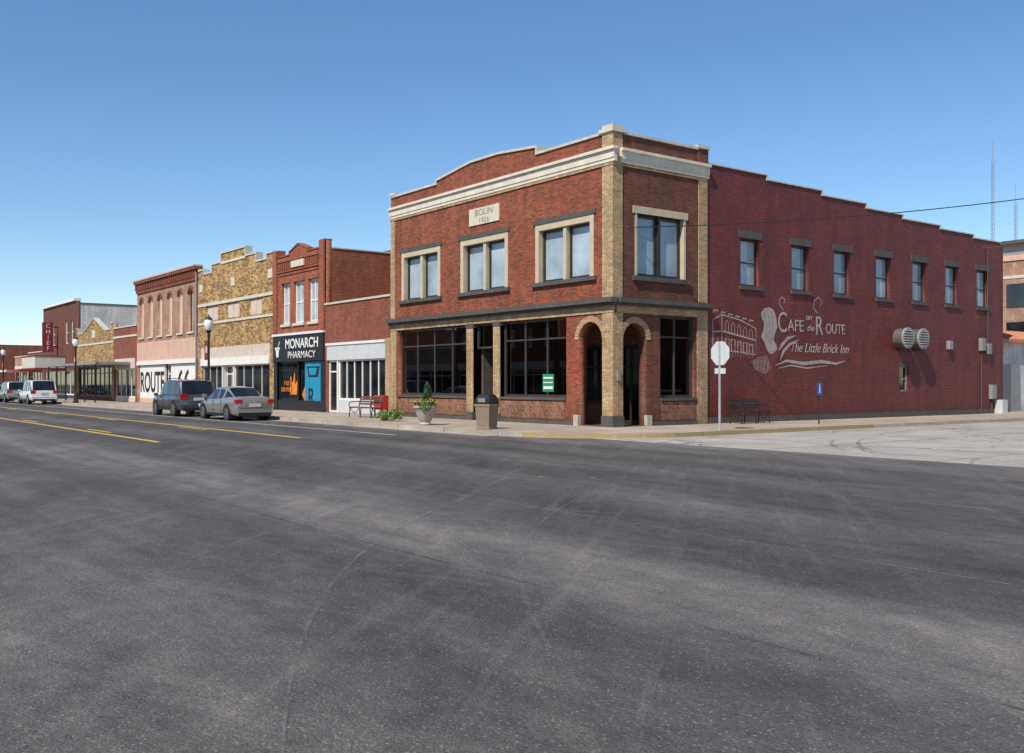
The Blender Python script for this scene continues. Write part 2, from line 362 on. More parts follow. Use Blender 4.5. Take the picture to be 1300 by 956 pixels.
# ---------------------------------------------------------------- ground
g=G(); g.poly([(-1500,-1500,-.02),(1500,-1500,-.02),(1500,1500,-.02),(-1500,1500,-.02)]); g.obj('ground',M['dirt'])
g=G(); g.poly([(-700,-27,0),(120,-27,0),(120,-3.55,0),(-700,-3.55,0)]); g.obj('main_road',M['asph'])
g=G(); g.poly([(2.5,-3.6,.004),(17.5,-3.6,.004),(17.5,120,.004),(2.5,120,.004)]); g.obj('side_street',M['street_conc'])
g=G(); g.poly([(-117,-3.6,.004),(-103,-3.6,.004),(-103,120,.004),(-117,120,.004)]); g.obj('cross_street',M['street_conc'])
def arcpts(cx,cy,r,a0,a1,n=14): return [(cx+r*math.cos(rad(a0+(a1-a0)*k/n)),cy+r*math.sin(rad(a0+(a1-a0)*k/n))) for k in range(n+1)]
def slab(name,pts,z0,z1,mat):
    g=G(); n=len(pts); g.v=[(x,y,z0) for x,y in pts]+[(x,y,z1) for x,y in pts]; g.f=[tuple(range(n,2*n))]
    for k in range(n): g.f.append((k,(k+1)%n,n+(k+1)%n,n+k))
    return g.obj(name,mat)
out=[(-102.9,-1.8)]+arcpts(-99.9,-1.8,3,180,270,8)+arcpts(0,-.8,4,270,360)+[(4,90)]
inn=[(-102.75,-1.8)]+arcpts(-99.9,-1.8,2.85,180,270,8)+arcpts(0,-.8,3.85,270,360)+[(3.85,90)]
slab('sidewalk',inn[1:]+[(-102.75,90)],-.05,.13,M['sidewalk'])
def kerbstrip(name,o,i,mat,z):
    g=G()
    for k in range(len(o)-1):
        a,b,c,d=o[k],o[k+1],i[k+1],i[k]
        g.poly([(*a,z),(*b,z),(*c,z),(*d,z)]); g.poly([(*a,-.05),(*b,-.05),(*b,z),(*a,z)])
    return g.obj(name,mat)
kerbstrip('kerb',out[1:],inn[1:],M['kerb'],.134)
yo=[(x*1,y) for x,y in arcpts(0,-.8,4.004,285,360)]+[(4.004,9)]; yi=arcpts(0,-.8,3.9,285,360)+[(3.9,9)]
kerbstrip('yellow_kerb',yo,yi,M['kyel'],.138)
slab('sidewalk',[(-117.1,-4.8),(-117.1,90),(-400,90),(-400,-4.8)],-.05,.13,M['sidewalk'])
slab('sidewalk',[(17.5,-4.8),(140,-4.8),(140,90),(17.5,90)],-.05,.13,M['sidewalk'])
slab('sidewalk',[(-400,-32),(120,-32),(120,-27),(-400,-27)],-.05,.13,M['sidewalk'])
g=G(); g.poly([(-99.9,-5.3,.004),(0,-5.3,.004),(0,-4.8,.004),(-99.9,-4.8,.004)]); g.obj('gutter',M['kerb'])
def mark(name,lst,mat,z=.008):
    g=G()
    for a,b,c,d in lst: g.poly([(a,c,z),(b,c,z),(b,d,z),(a,d,z)])
    g.obj(name,mat)
yl=[]
yl.append((-97,-2.8,-14.27,-14.10)); yl.append((-97,-2.4,-10.32,-10.15))
x=-9
while x>-95: yl.append((x-3,x,-13.85,-13.72)); yl.append((x-3,x,-10.7,-10.57)); x-=11
mark('yellow_lane_marking',yl,M['ylw'])
mark('parking_lane_marking',[(-97,-2,-7.25,-7.15)],M['wht'])
mark('parking_stall_marking',[(xx,xx+.1,-7.14,-5.35) for xx in (-14.5,-21.5,-28.5,-35.5,-42.5,-49.5,-56.5,-63.5)],M['wht'])
mark('worn_lane_marking',[(-2,60,-10.33,-10.27),(9,60,-14.76,-14.73)],M['faint'])
def ribbon(name,pts,wd,mat,z=.012):
    g=G(); pts=[Vector(p) for p in pts]; n=len(pts)
    Lp=[];Rp=[]
    for i,p in enumerate(pts):
        d=(pts[min(i+1,n-1)]-pts[max(i-1,0)]).normalized(); nn=Vector((-d.y,d.x)); w_=wd*(.15+.85*math.sin(math.pi*min(max((i+.3)/(n-.4),.05),.95))); Lp.append(p+nn*w_/2); Rp.append(p-nn*w_/2)
    for i in range(n-1): g.poly([(*Lp[i],z),(*Lp[i+1],z),(*Rp[i+1],z),(*Rp[i],z)])
    g.obj(name,mat)
def wline(name,y,x0,x1,wd,mat,z):
    pts=[(x0+(x1-x0)*k/160,y+.05*math.sin(k*.37+y)+random.uniform(-.015,.015)) for k in range(161)]; g=G()
    for (a,c),(d,e) in zip(pts[:-1],pts[1:]): g.poly([(a,c-wd/2,z),(d,e-wd/2,z),(d,e+wd/2,z),(a,c+wd/2,z)])
    g.obj(name,mat)
for yy in (-7.62,-12.45,-17.75): wline('asphalt_seam',yy,-90,60,.022,M['seam'],.004)
# long, thin, barely visible arcs left by turning tyres
ribbon('tyre_scuff',arcpts(28,-4,17,200,250,30),.05,M['scuff']); ribbon('tyre_scuff',arcpts(28,-4,18.5,198,246,30),.05,M['scuff'],.016)
ribbon('tyre_scuff',arcpts(2,-30,17,28,80,30),.04,M['scuff'],.02)
mark('survey_paint_mark',[(11.2,11.32,-12.15,-12.12),(11.9,12.02,-11.6,-11.57)],M['ylw'],.016)
for k in range(2):
    ribbon('skid_mark',arcpts(20+k*.9,8+k*.6,14+k*.4,200,232,20),.10,M['tar'],.016)

# ---------------------------------------------------------------- corner brick building
b=Bld('brick_corner_building',(-7.4,13,0)); F=Pl('F',0.); R=Pl('R',0.)
prof=[(-14.8,10.05),(-10.95,10.05),(-10.95,10.2),(-8.4,10.52),(-6.5,10.52),(-4.1,10.32),(-4.1,10.06),(-.02,10.06)]
wins=[(-13.84,-10.66),(-9.12,-5.88),(-4.18,-.95)]
b.wall('front_wall','red',F,[(-14.8,-.1),(0,-.1)]+[(0,10.06)]+prof[::-1][1:],
   [rect(a,c,5.3,7.45) for a,c in wins]+[rect(-14.2,-8.66,1.1,4.0),rect(-8.2,-6.81,.15,4.0),rect(-6.38,-2.42,1.1,4.0),arch(-1.75,-.52,.15,3.12)],.4)
b.wall('side_front_wall','dkred',R,[(.4,-.1),(4.65,-.1),(4.65,10.06),(.4,10.06)],  # front wall's brick in a darker red; the side's shade is in the colour
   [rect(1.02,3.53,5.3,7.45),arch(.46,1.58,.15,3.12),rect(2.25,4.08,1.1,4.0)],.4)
b.strip('parapet_coping','coping',F,prof,.09,-.46,.06)
b.strip('parapet_coping','coping',R,[(.5,10.06),(4.2,10.06)],.09,-.46,.06)
b.box('corner_pier','beige',F,-.5,.03,4.5,10.1,-.2,.03); b.box('corner_pier','beige',R,-.027,.42,4.5,10.1,-.3,.032)
b.box('corner_pier','beige',F,-.5,.028,.13,4.0,-.2,.03); b.box('corner_pier','beige',R,-.027,.44,.13,4.0,-.3,.031)
b.wbox('pier_cap','stone',-.62,.1,-.1,.55,10.1,10.22); b.wbox('pier_cap','coping',-.5,.03,-.03,.45,10.22,10.36)
b.box('end_pier','beige',R,4.12,4.66,.13,4.0,-.3,.035); b.box('end_pier','beige',R,4.2,4.66,4.5,9.08,-.3,.035)
b.wbox('pier_cap','dkred',-.4,.04,4.15,4.7,9.57,10.12); b.wbox('pier_cap','coping',-.45,.1,4.1,4.76,10.12,10.24)
b.box('end_pier','beige',F,-14.8,-14.42,4.5,9.08,-.3,.03); b.box('end_pier','beige',F,-14.8,-14.3,.13,4.0,-.3,.03)
b.wbox('pier_cap','coping',-14.84,-14.35,-.09,.45,10.14,10.26)
for a,c in ((-8.66,-8.2),(-6.81,-6.38)):
    b.box('shopfront_column','beige',F,a,c,.45,4.0,-.35,.04); b.box('shopfront_column','dkstone',F,a-.02,c+.02,.13,.45,-.35,.07)
    b.box('shopfront_column','dkstone',F,a-.02,c+.02,3.85,4.02,-.3,.07)
for pl,u0,u1 in ((F,-14.85,.16),(R,.3,4.72)):
    b.box('cornice','cream',pl,u0,u1,9.08,9.2,-.05,.07); b.box('cornice','cream',pl,u0,u1,9.2,9.47,-.05,.10); b.box('cornice','cream',pl,u0,u1+(.06 if pl is F else 0),9.47,9.57,-.05,.18)
    b.box('frieze_band','beige',pl,u0+.06,u1-.1,8.98,9.08,-.02,.05)
for pl,u0,u1 in ((F,-14.85,.22),(R,.1,4.75)):
    b.box('belt_course','dkstone',pl,u0,u1,4.34,4.5,-.05,.28); b.box('belt_course','dkstone',pl,u0,u1-.06,4.24,4.34,-.05,.14)
    b.box('buff_band','beige',pl,u0+.05,u1-(.16 if pl is F else .09),4.0,4.24,-.02,.045)
for a,c in wins:
    b.box('window_lintel','dkstone',F,a-.12,c+.12,7.45,7.62,-.1,.05); b.box('window_sill','dkstone',F,a-.15,c+.15,5.16,5.3,-.12,.12)
    b.box('window_surround','trim',F,a,a+.2,5.3,7.45,-.2,.02); b.box('window_surround','trim',F,c-.2,c,5.3,7.45,-.2,.02); b.box('window_surround','trim',F,a+.2,c-.2,7.22,7.45,-.2,.018)
    m=(a+c)/2
    b.box('window_surround','trim',F,m-.09,m+.09,5.3,7.22,-.25,-.04)
    b.window(F,a+.2,m-.09,5.32,7.22,.24,.09,1,(),'brown','blind'); b.window(F,m+.09,c-.2,5.32,7.22,.24,.09,1,(),'brown','blind')
a,c=1.02,3.53
b.box('window_lintel','trim',R,a-.1,c+.1,7.45,7.7,-.1,.04); b.box('window_sill','dkstone',R,a-.12,c+.12,5.14,5.3,-.12,.10)
b.box('window_surround','trim',R,a,a+.1,5.3,7.45,-.2,.02); b.box('window_surround','trim',R,c-.1,c,5.3,7.45,-.2,.02)
m=(a+c)/2; b.window(R,a+.1,m-.05,5.32,7.43,.2,.09,1,(),'brown','blind2'); b.window(R,m+.05,c-.1,5.32,7.43,.2,.09,1,(),'brown','blind2'); b.box('window_surround','brown',R,m-.05,m+.05,5.3,7.43,-.25,-.06)
b.window(F,-14.2,-8.66,1.1,4.0,.22,.09,4,(3.25,),'bronze','glass',.06)
b.window(F,-6.38,-2.42,1.1,4.0,.22,.09,3,(3.25,),'bronze','glass',.06)
b.window(R,2.25,4.08,1.1,4.0,.22,.09,2,(3.25,),'bronze','glass',.06)
b.window(F,-8.2,-6.81,3.0,4.0,.22,.08,1,(),'bronze','glass',.07)
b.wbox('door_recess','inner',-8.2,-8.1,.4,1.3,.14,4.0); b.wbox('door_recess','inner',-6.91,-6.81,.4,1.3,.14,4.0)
P2=Pl('F',1.3); b.window(P2,-8.1,-6.91,.16,3.0,.0,.12,1,(1.1,),'bronze','glass')
b.box('window_sill','dkstone',F,-14.2,-8.66,1.0,1.1,-.1,.07); b.box('window_sill','dkstone',F,-6.38,-2.42,1.0,1.1,-.1,.07); b.box('window_sill','dkstone',R,2.25,4.08,1.0,1.1,-.1,.07)
b.box('bulkhead_panel','diaper',F,-14.1,-8.75,.3,.95,-.05,.02); b.box('bulkhead_panel','diaper',F,-6.3,-2.5,.3,.95,-.05,.02); b.box('bulkhead_panel','diaper',R,2.3,4.05,.3,.95,-.05,.02)
b.box('stone_plinth','dkstone',F,-14.25,-8.7,.13,.28,-.05,.05); b.box('stone_plinth','dkstone',F,-6.35,-1.99,.13,.28,-.05,.05); b.box('stone_plinth','dkstone',R,1.81,4.1,.13,.28,-.05,.05)
def ring(pl,a,c,sp,r0,wd,w0,w1,mt):
    m=(a+c)/2; r=(c-a)/2+r0; n=17
    for k in range(n):
        t0=math.pi*k/n; t1=math.pi*(k+1)/n-.02
        b.prism('arch_ring',mt,pl,[(m+r*math.cos(t0),sp+r*math.sin(t0)),(m+(r+wd)*math.cos(t0),sp+(r+wd)*math.sin(t0)),(m+(r+wd)*math.cos(t1),sp+(r+wd)*math.sin(t1)),(m+r*math.cos(t1),sp+r*math.sin(t1))],w0,w1)
ring(F,-1.75,-.52,3.12,0,.2,-.1,.024,'beige'); ring(R,.46,1.58,3.12,0,.2,-.1,.024,'beige')
b.box('arch_jamb','conc',F,-1.98,-1.74,.13,.5,-.1,.06); b.box('arch_jamb','conc',R,1.57,1.8,.13,.5,-.1,.06)
b.box('pier_base','dkstone',F,-.53,.05,.13,.5,-.1,.055); b.box('pier_base','dkstone',R,-.05,.47,.13,.5,-.1,.056)
b.wbox('porch_wall','dkred',-2.36,-2.2,.4,2.2,.13,4.2); b.wbox('porch_wall','dkred',-2.2,-.4,2.05,2.2,3.0,4.2)
P3=Pl('F',2.05); b.window(P3,-2.2,-.4,.15,3.0,.05,.13,2,(2.2,),'brown','glass')
P4=Pl('R',-2.2); b.window(P4,.5,2.0,.9,3.0,-.05,.1,1,(2.2,),'brown','dglass')
b.wbox('notice_box','grey',.03,.10,.15,.28,1.7,2.05)
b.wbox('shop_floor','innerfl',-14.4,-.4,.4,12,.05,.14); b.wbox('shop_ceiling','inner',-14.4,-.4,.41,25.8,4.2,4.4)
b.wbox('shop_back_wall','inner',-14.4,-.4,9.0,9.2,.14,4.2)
for k in range(7):
    xx=-13.4+k*1.6; b.wbox('shop_tables','wood',xx,xx+.8,2.4+(k%3),3.2+(k%3),.86,.92); b.wbox('shop_tables','wood',xx+.35,xx+.45,2.75+(k%3),2.85+(k%3),.14,.86)
b.wbox('shop_counter','wood',-12,-6,6.5,7.2,.14,1.2)
b.wbox('window_shade','white',-10.4,-8.8,.5,.53,3.35,3.95)
b.wbox('poster','green',-3.98,-3.34,.175,.19,1.3,1.95)
b.wbox('poster','white',-3.93,-3.39,.168,.174,1.4,1.5); b.wbox('poster','white',-3.93,-3.39,.168,.174,1.62,1.66); b.wbox('poster','white',-3.93,-3.39,.168,.174,1.78,1.84)
b.box('name_stone','stone',F,-8.45,-6.42,7.95,8.62,-.05,.05)
text('BOLIN',F,-7.43,8.31,.36,'letter',b.e,w=.053,sx=1.2); text('1926',F,-7.43,8.01,.3,'letter',b.e,w=.053,sx=1.2)
R2=Pl('R',-.03)
sp=[(4.66,9.63),(8.1,9.63),(8.1,9.45),(11.6,9.45),(11.6,9.26),(14.7,9.26),(14.7,9.07),(17.5,9.07),(17.5,8.9),(20.6,8.9),(20.6,8.75),(23.6,8.75),(23.6,8.6),(26.2,8.6)]
wy=[7.13,10.21,13.01,16.03,18.88,21.66,24.49]
b.wall('painted_side_wall','maroon',R2,[(4.66,-.1),(26.2,-.1)]+sp[::-1],[rect(y-.56,y+.56,5.3,7.1) for y in wy]+[rect(17.25,18.0,1.25,2.4)],.38)
b.strip('side_coping','coping',R2,sp,.05,-.42,.05)
for i,y in enumerate(wy):
    b.window(R2,y-.56,y+.56,5.3,7.1,.2,.08,1,(6.2,),'brown','blind2' if i%3 else 'blind',.05)
    b.box('side_window_lintel','dkstone',R2,y-.7,y+.7,7.1,7.38,-.1,.03); b.box('side_window_sill','dkstone',R2,y-.66,y+.66,5.16,5.3,-.1,.08)
b.window(R2,17.25,18.0,1.25,2.4,.12,.07,1,(1.8,),'grey','dglass'); b.box('side_window_lintel','dkstone',R2,17.2,18.05,2.4,2.5,-.05,.03)
b.box('foundation_strip','dkstone',R2,4.7,26.15,.13,.36,-.02,.035)
b.wbox('rear_wall','maroon',-14.8,-.03,26.2,26.5,0,8.5); b.wbox('left_wall','red',-14.8,-14.45,.4,26.2,0,9.0); b.wbox('roof','roof',-14.45,-.41,.4,26.2,8.2,8.35)
for y in (17.15,18.4):
    b.g('vent_drum','ventdk').cyl((-.03,y,3.6),(.42,y,3.6),.43,.43,28); b.g('vent_rim','grille').cyl((.42,y,3.6),(.47,y,3.6),.46,.46,28)
    b.g('vent_grille','ventdk').cyl((.47,y,3.6),(.475,y,3.6),.39,.39,28)
    G2=b.g('vent_bars','grille')
    for k in range(-3,4):
        h=math.sqrt(max(.01,.39**2-(k*.11)**2)); G2.box(.476,.505,y-h,y+h,3.6+k*.11-.024,3.6+k*.11+.024)
    b.wbox('vent_bracket','dkstone',-.03,.3,y-.04,y+.04,3.05,3.15)
for (y,z,w,h) in ((21.3,3.4,.25,.4),(24.3,3.5,.35,.6),(24.9,3.3,.28,.5),(25.3,1.2,.4,.7)):
    b.wbox('electric_meter_boxes','grey',-.03,.16,y-w/2,y+w/2,z-h/2,z+h/2)
Gc=b.g('conduits','dkstone')
for y,z0,z1 in ((24.3,.13,3.2),(24.9,3.5,8.2),(25.3,.13,.9)): Gc.cyl((.02,y,z0),(.02,y,z1),.025,.025,8)
b.wbox('ac_unit','ltgrey',.0,.4,25.6,26.1,.13,.8)
for y in (12,20): b.g('roof_vents','galv').cyl((-8,y,8.3),(-8,y,9.3),.2,.2,12)
mg=b.g('mural_linework','mural')
def st(pts,wd=.045,w=.012): stroke(mg,R2,pts,wd,w)
x0,x1=5.0,7.45
st([(x0,2.9),(x0,3.95),(5.5,4.15),(6.5,4.0),(x1,3.7),(x1,2.7),(x0,2.9)]); st([(5.5,4.15),(5.5,2.8)]); st([(x0,3.5),(5.5,3.55),(x1,3.25)],.06)
for k in range(5):
    u=5.7+k*.34; zt=3.95-k*.07
    st([(u,3.55-k*.05),(u,zt-.1),(u+.09,zt),(u+.18,zt-.1),(u+.18,3.52-k*.05)],.03); st([(u,2.85-k*.02),(u,3.3-k*.05),(u+.2,3.27-k*.05),(u+.2,2.84-k*.02)],.05)
for k in range(6): st([(5.05+k*.4,4.22-k*.06),(5.1+k*.4,4.32-k*.06),(5.3+k*.4,4.28-k*.06)],.05)
pg=b.g('mural_shading','muralp')
for k in range(14): stroke(pg,R2,[(5.02+k*.17,2.55+.03*(k%3)),(5.12+k*.17,2.85)],.07,.008)
for k in range(10): stroke(pg,R2,[(5.02+k*.24,3.0),(5.02+k*.24+.03,3.4-.03*k)],.10,.007)
ol=[(7.75,4.3),(7.95,4.5),(8.2,4.55),(8.45,4.5),(8.6,4.35),(8.7,4.1),(8.75,3.8),(8.6,3.55),(8.5,3.3),(8.68,3.1),(8.75,2.95),(8.5,2.78),(8.3,2.75),(8.1,2.9),(7.95,3.2),(7.75,3.4),(7.88,3.65),(7.95,3.9),(7.8,4.1)]
mg.poly([R2.p(u,z,.010) for u,z in ol])
pg.poly([R2.p(u,z,.008) for u,z in ((7.2,2.45),(7.6,2.62),(8.1,2.7),(8.4,2.2),(8.0,1.95),(7.4,2.1))])
for k in range(5): st([(7.3+k*.2,2.1),(7.4+k*.2,2.5)],.02)
for k in range(3): stroke(pg,R2,[(7.95+k*.2,4.35),(8.1+k*.18,3.8),(8.0+k*.15,3.2)],.03,.014)
text('C',R2,8.75,3.62,1.15,'mural',b.e,'mural_lettering',.012,'LEFT',sx=.75); text('AFE',R2,9.38,3.68,.66,'mural',b.e,'mural_lettering',.012,'LEFT',.95)
text('on',R2,10.72,4.15,.38,'mural',b.e,'mural_lettering',.012,shear=.3); text('the',R2,10.85,3.72,.36,'mural',b.e,'mural_lettering',.012,shear=.3)
text('R',R2,11.15,3.58,1.1,'mural',b.e,'mural_lettering',.012,'LEFT',sx=.8); text('OUTE',R2,11.85,3.65,.60,'mural',b.e,'mural_lettering',.012,'LEFT',.85)
text('The Little Brick Inn',R2,9.5,2.86,.54,'mural',b.e,'mural_lettering',.012,'LEFT',.93,.35)
st([(9.1,4.5),(8.9,4.65),(8.85,4.85),(9.0,5.0),(9.2,4.9),(9.15,4.75)],.04); st([(11.3,4.45),(11.05,4.65),(11.1,4.95),(11.35,5.1),(11.6,4.95),(11.5,4.75)],.04)
st([(8.6,2.3),(9.3,2.5),(10.4,2.4),(11.6,2.5),(12.6,2.42),(13.2,2.55)],[.02,.1,.14,.14,.1,.02]); st([(8.8,2.2),(9.6,2.32),(10.6,2.22),(12,2.34)],[.02,.06,.06,.02])
st([(8.8,2.85),(9.0,3.1),(9.4,3.4),(9.9,3.5)],[.02,.14,.14,.02]); st([(8.9,2.5),(9.1,2.85),(9.5,3.15),(10.1,3.35)],[.02,.14,.12,.02])
b.finish()

# ---------------------------------------------------------------- low brick store
b=Bld('low_brick_store',(-18.1,8,0)); x0,x1=-21.46,-14.81
b.wall('front_wall','rust',F,rect(x0,x1,-.1,5.6),[rect(-21.25,-15.3,.15,3.6)],.35)
b.strip('coping','coping',F,[(x0,5.6),(x1,5.6)],.1,-.4,.06)
b.box('sign_fascia','ltgrey',F,-21.25,-15.3,2.78,3.6,-.2,.03); b.box('sign_fascia_trim','white',F,-21.3,-15.28,3.52,3.64,-.1,.08)
b.window(F,-21.2,-20.2,.15,2.78,.12,.1,1,(2.2,),'white','dglass'); b.box('bulkhead','ltgrey',F,-20.1,-15.3,.15,.8,-.3,-.03)
b.window(F,-20.1,-15.35,.8,2.78,.12,.08,6,(),'white','dglass',.07)
b.box('white_column','white',F,-20.2,-20.1,.15,2.78,-.3,.0); b.box('buff_pier','beige',F,-15.3,-14.82,.13,3.7,-.1,.025)
b.wbox('body','rust',x0,x1,.36,18,0,5.1)
b.finish()
# ---------------------------------------------------------------- pharmacy
b=Bld('brick_pharmacy_building',(-24.7,8,0)); x0,x1=-27.85,-21.48
prof=[(x0,8.95),(x0+.6,8.95),(x0+.6,8.6),(-25.8,8.6),(-25.8,8.75),(-24.7,9.1),(-23.6,8.75),(-23.6,8.6),(x1-.6,8.6),(x1-.6,8.95),(x1,8.95)]
pw=[(-26.75,-25.75),(-25.2,-24.0),(-23.4,-22.3)]
b.wall('front_wall','orange',F,[(x0,-.1),(x1,-.1)]+prof[::-1],[rect(a,c,4.85,7.1) for a,c in pw]+[rect(-27.4,-21.95,.15,2.8)],.36)
b.strip('coping','orange',F,prof,.07,-.4,.05)
for a,c in ((x0,x0+.5),(x1-.5,x1)): b.box('pilaster','orange',F,a,c,4.4,8.95,-.05,.1)
for z,h,w in ((7.55,.1,.05),(7.72,.07,.09),(8.3,.09,.08)): b.box('corbel_band','orange',F,x0+.5,x1-.5,z,z+h,-.05,w)
for k in range(22): b.box('dentils','orange',F,x0+.6+k*.245,x0+.72+k*.245,7.86,8.25,-.05,.06)
b.box('name_plaque','stone',F,-25.5,-23.9,7.9,8.25,-.02,.075)
for a,c in pw:
    b.window(F,a,c,4.85,7.1,.14,.09,2,(5.98,),'white','blind',.06); b.box('sill','stone',F,a-.1,c+.1,4.72,4.85,-.1,.09)
    b.box('hood','orange',F,a-.08,c+.08,7.1,7.32,-.05,.05)
b.box('ledge','white',F,x0,x1,4.22,4.34,-.05,.16)
b.box('sign_board','black',F,x0+.05,x1-.05,2.8,4.2,-.1,.10)
text('MONARCH',F,-24.1,3.52,.72,'white',b.e,w=.11,sx=1.12,bold=.012); text('PHARMACY',F,-24.1,2.98,.52,'white',b.e,w=.11,sx=1.25)
gg=b.g('mortar_emblem','white'); gg.box(-27.5,-26.85,-.115,-.105,3.5,3.6); gg.poly([(-27.4,-.112,3.48),(-26.95,-.112,3.48),(-27.05,-.112,3.05),(-27.3,-.112,3.05)]); gg.poly([(-27.1,-.112,3.62),(-26.9,-.112,3.95),(-26.84,-.112,3.9),(-27.03,-.112,3.62)])
b.box('shopfront_frame','black',F,-27.4,-21.95,.15,.7,-.3,.0); b.window(F,-27.4,-24.9,.7,2.8,.12,.1,3,(2.3,),'black','dglass'); b.window(F,-24.8,-24.0,.15,2.8,.25,.1,1,(2.2,),'black','dglass')
b.box('side_piers','black',F,x0,-27.4,.13,2.8,-.1,.03); b.box('side_piers','black',F,-21.95,x1,.13,2.8,-.1,.03)
b.box('window_mural','teal',F,-23.95,-22.0,.3,2.75,-.2,-.04)
text('R',F,-23.2,.45,1.3,'black',b.e,'mural_lettering',-.03,bold=.02); text('x',F,-22.6,.35,.7,'black',b.e,'mural_lettering',-.03)
b.prism('window_mural_mortar','black',F,[(-23.7,2.5),(-22.2,2.5),(-22.4,1.95),(-23.5,1.95)],-.04,-.028); b.prism('window_mural_mortar','teal',F,[(-23.5,2.42),(-22.5,2.42),(-22.65,2.05),(-23.35,2.05)],-.028,-.02)
b.prism('flame_mural','orangep',F,[(-25.9,1.0),(-25.1,1.0),(-25.0,1.8),(-25.3,1.5),(-25.4,2.2),(-25.6,1.6),(-25.9,2.0)],-.12,-.095); b.prism('flame_mural','orangep',F,[(-24.7,1.0),(-24.1,.4),(-24.1,2.0),(-24.3,1.5)],-.3,-.22)
text('FREE\nDELIVERY',F,-26.4,1.5,.34,'orangep',b.e,'window_lettering',-.1)
b.wbox('side_wall','orange',-27.8,-21.48,.36,7,0,8.55); b.wbox('side_wall','orange',-27.8,-21.48,7.001,20,0,8.1); b.wbox('side_coping','stone',-21.75,-21.44,.4,7.03,8.55,8.61); b.wbox('side_coping','stone',-21.75,-21.44,7.031,20,8.1,8.16)
b.wbox('chimney','orange',-22.6,-21.9,4.0,4.7,8.4,8.8)
b.finish()
# ---------------------------------------------------------------- tan stepped-parapet building
b=Bld('tan_brick_building',(-34,8,0)); x0,x1=-40.11,-27.87
prof=[(x0,9.0),(x0+1.0,9.0),(x0+1.0,8.7),(-37.6,8.7),(-37.6,9.2),(-36.0,9.2),(-36.0,9.75),(-32.0,9.75),(-32.0,9.2),(-30.4,9.2),(-30.4,8.7),(x1-1.0,8.7),(x1-1.0,9.0),(x1,9.0)]
bw=[(-38.6,-36.6),(-35.0,-33.0),(-31.4,-29.6)]
b.wall('front_wall','tan',F,[(x0,-.1),(x1,-.1)]+prof[::-1],[rect(a,c,5.65,6.55) for a,c in bw]+[rect(-39.4,-28.5,.15,3.0)],.36)
b.strip('coping','coping',F,prof,.09,-.4,.06)
for a,c in bw: b.box('boarded_window','board',F,a+.02,c-.02,5.67,6.53,-.12,-.06); b.box('boarded_window','trim',F,(a+c)/2-.03,(a+c)/2+.03,5.67,6.53,-.06,-.04)
b.box('stone_band','stone',F,x0,x1,6.62,6.8,-.05,.07); b.box('stone_band','stone',F,x0,x1,5.42,5.56,-.05,.06)
for xx in (x0+.5,x1-.5,-34.0): b.box('stone_medallion','stone',F,xx-.3,xx+.3,7.6,8.1,-.02,.04)
b.box('stone_band','stone',F,-36,-32,9.1,9.25,-.02,.05)
b.box('storefront_fascia','white',F,-39.5,-28.4,2.75,3.2,-.2,.10); b.box('storefront_fascia','board',F,-39.5,-28.4,3.2,3.9,-.02,.03)
b.window(F,-39.4,-35.9,.6,2.75,.12,.08,3,(),'ltgrey','dglass'); b.window(F,-33.9,-28.5,.6,2.75,.12,.08,4,(),'ltgrey','dglass')
b.box('bulkhead','conc',F,-39.4,-35.9,.14,.6,-.3,-.03); b.box('bulkhead','conc',F,-33.9,-28.5,.14,.6,-.3,-.03); b.window(F,-35.8,-34.0,.15,2.75,.3,.1,2,(2.2,),'white','dglass')
b.box('storefront_post','white',F,-35.9,-35.78,.14,2.75,-.25,0); b.box('storefront_post','white',F,-34.02,-33.9,.14,2.75,-.25,0)
b.wbox('body','pink',x0,x1,.37,20,0,8.2); b.finish()
# ---------------------------------------------------------------- old pink two-storey
b=Bld('weathered_brick_building',(-47,8,0)); x0,x1=-53.79,-40.13
ws=[-52.6,-50.4,-48.2,-46.0,-43.8,-41.6]
b.wall('front_wall','pink',F,rect(x0,x1,-.1,9.2),[arch(u-.48,u+.48,5.1,7.6,8,.4) for u in ws]+[rect(-53.3,-40.6,.15,3.0)],.36)
for u in ws:
    b.box('bricked_window','pinkst' if u<-42 else 'dglass',F,u-.48,u+.48,5.1,8.0,-.2,-.14); b.box('sill','stone',F,u-.6,u+.6,4.98,5.1,-.1,.09)
    b.prism('hood','rust',F,[(u-.6,7.65),(u-.48,7.65),(u-.3,7.97),(u,8.06),(u+.3,7.97),(u+.48,7.65),(u+.6,7.65),(u+.42,8.1),(u,8.24),(u-.42,8.1)],-.02,.06)
    b.box('sash','white',F,u-.03,u+.03,5.1,8.0,-.14,-.12)
b.box('cornice','rust',F,x0,x1,8.5,8.7,-.05,.1); b.box('cornice','rust',F,x0,x1,9.2,9.4,-.3,.30); b.box('cornice','pinkst',F,x0,x1,9.4,9.5,-.3,.34)
for k in range(34): b.box('cornice_brackets','rust',F,x0+.1+k*.4,x0+.28+k*.4,8.72,9.19,-.05,.2)
b.box('stucco_band','pinkst',F,x0+.1,x1-.1,3.3,4.7,-.05,.04); b.box('fascia','white',F,x0+.2,x1-.2,3.0,3.3,-.2,.12)
b.box('sign_panel','white',F,-53.2,-47.3,.5,2.95,-.2,-.05); b.box('sign_panel','white',F,-45.9,-40.7,.5,2.95,-.2,-.05); b.box('bulkhead','pinkst',F,-53.3,-40.6,.15,.5,-.3,-.06)
text('ROUTE',F,-50.25,1.0,2.1,'black',b.e,w=-.045,sx=.85,bold=.05); text('66',F,-43.2,1.0,2.2,'black',b.e,w=-.045,sx=1.2,bold=.05)
b.window(F,-47.2,-46.0,.15,3.0,.3,.1,1,(2.3,),'white','dglass')
b.wbox('body','orange',x0,x1,.37,20,0,8.9); b.g('downpipe','grey').cyl((-40.3,-.1,.2),(-40.3,-.1,9),.06,.06,8)
b.finish()
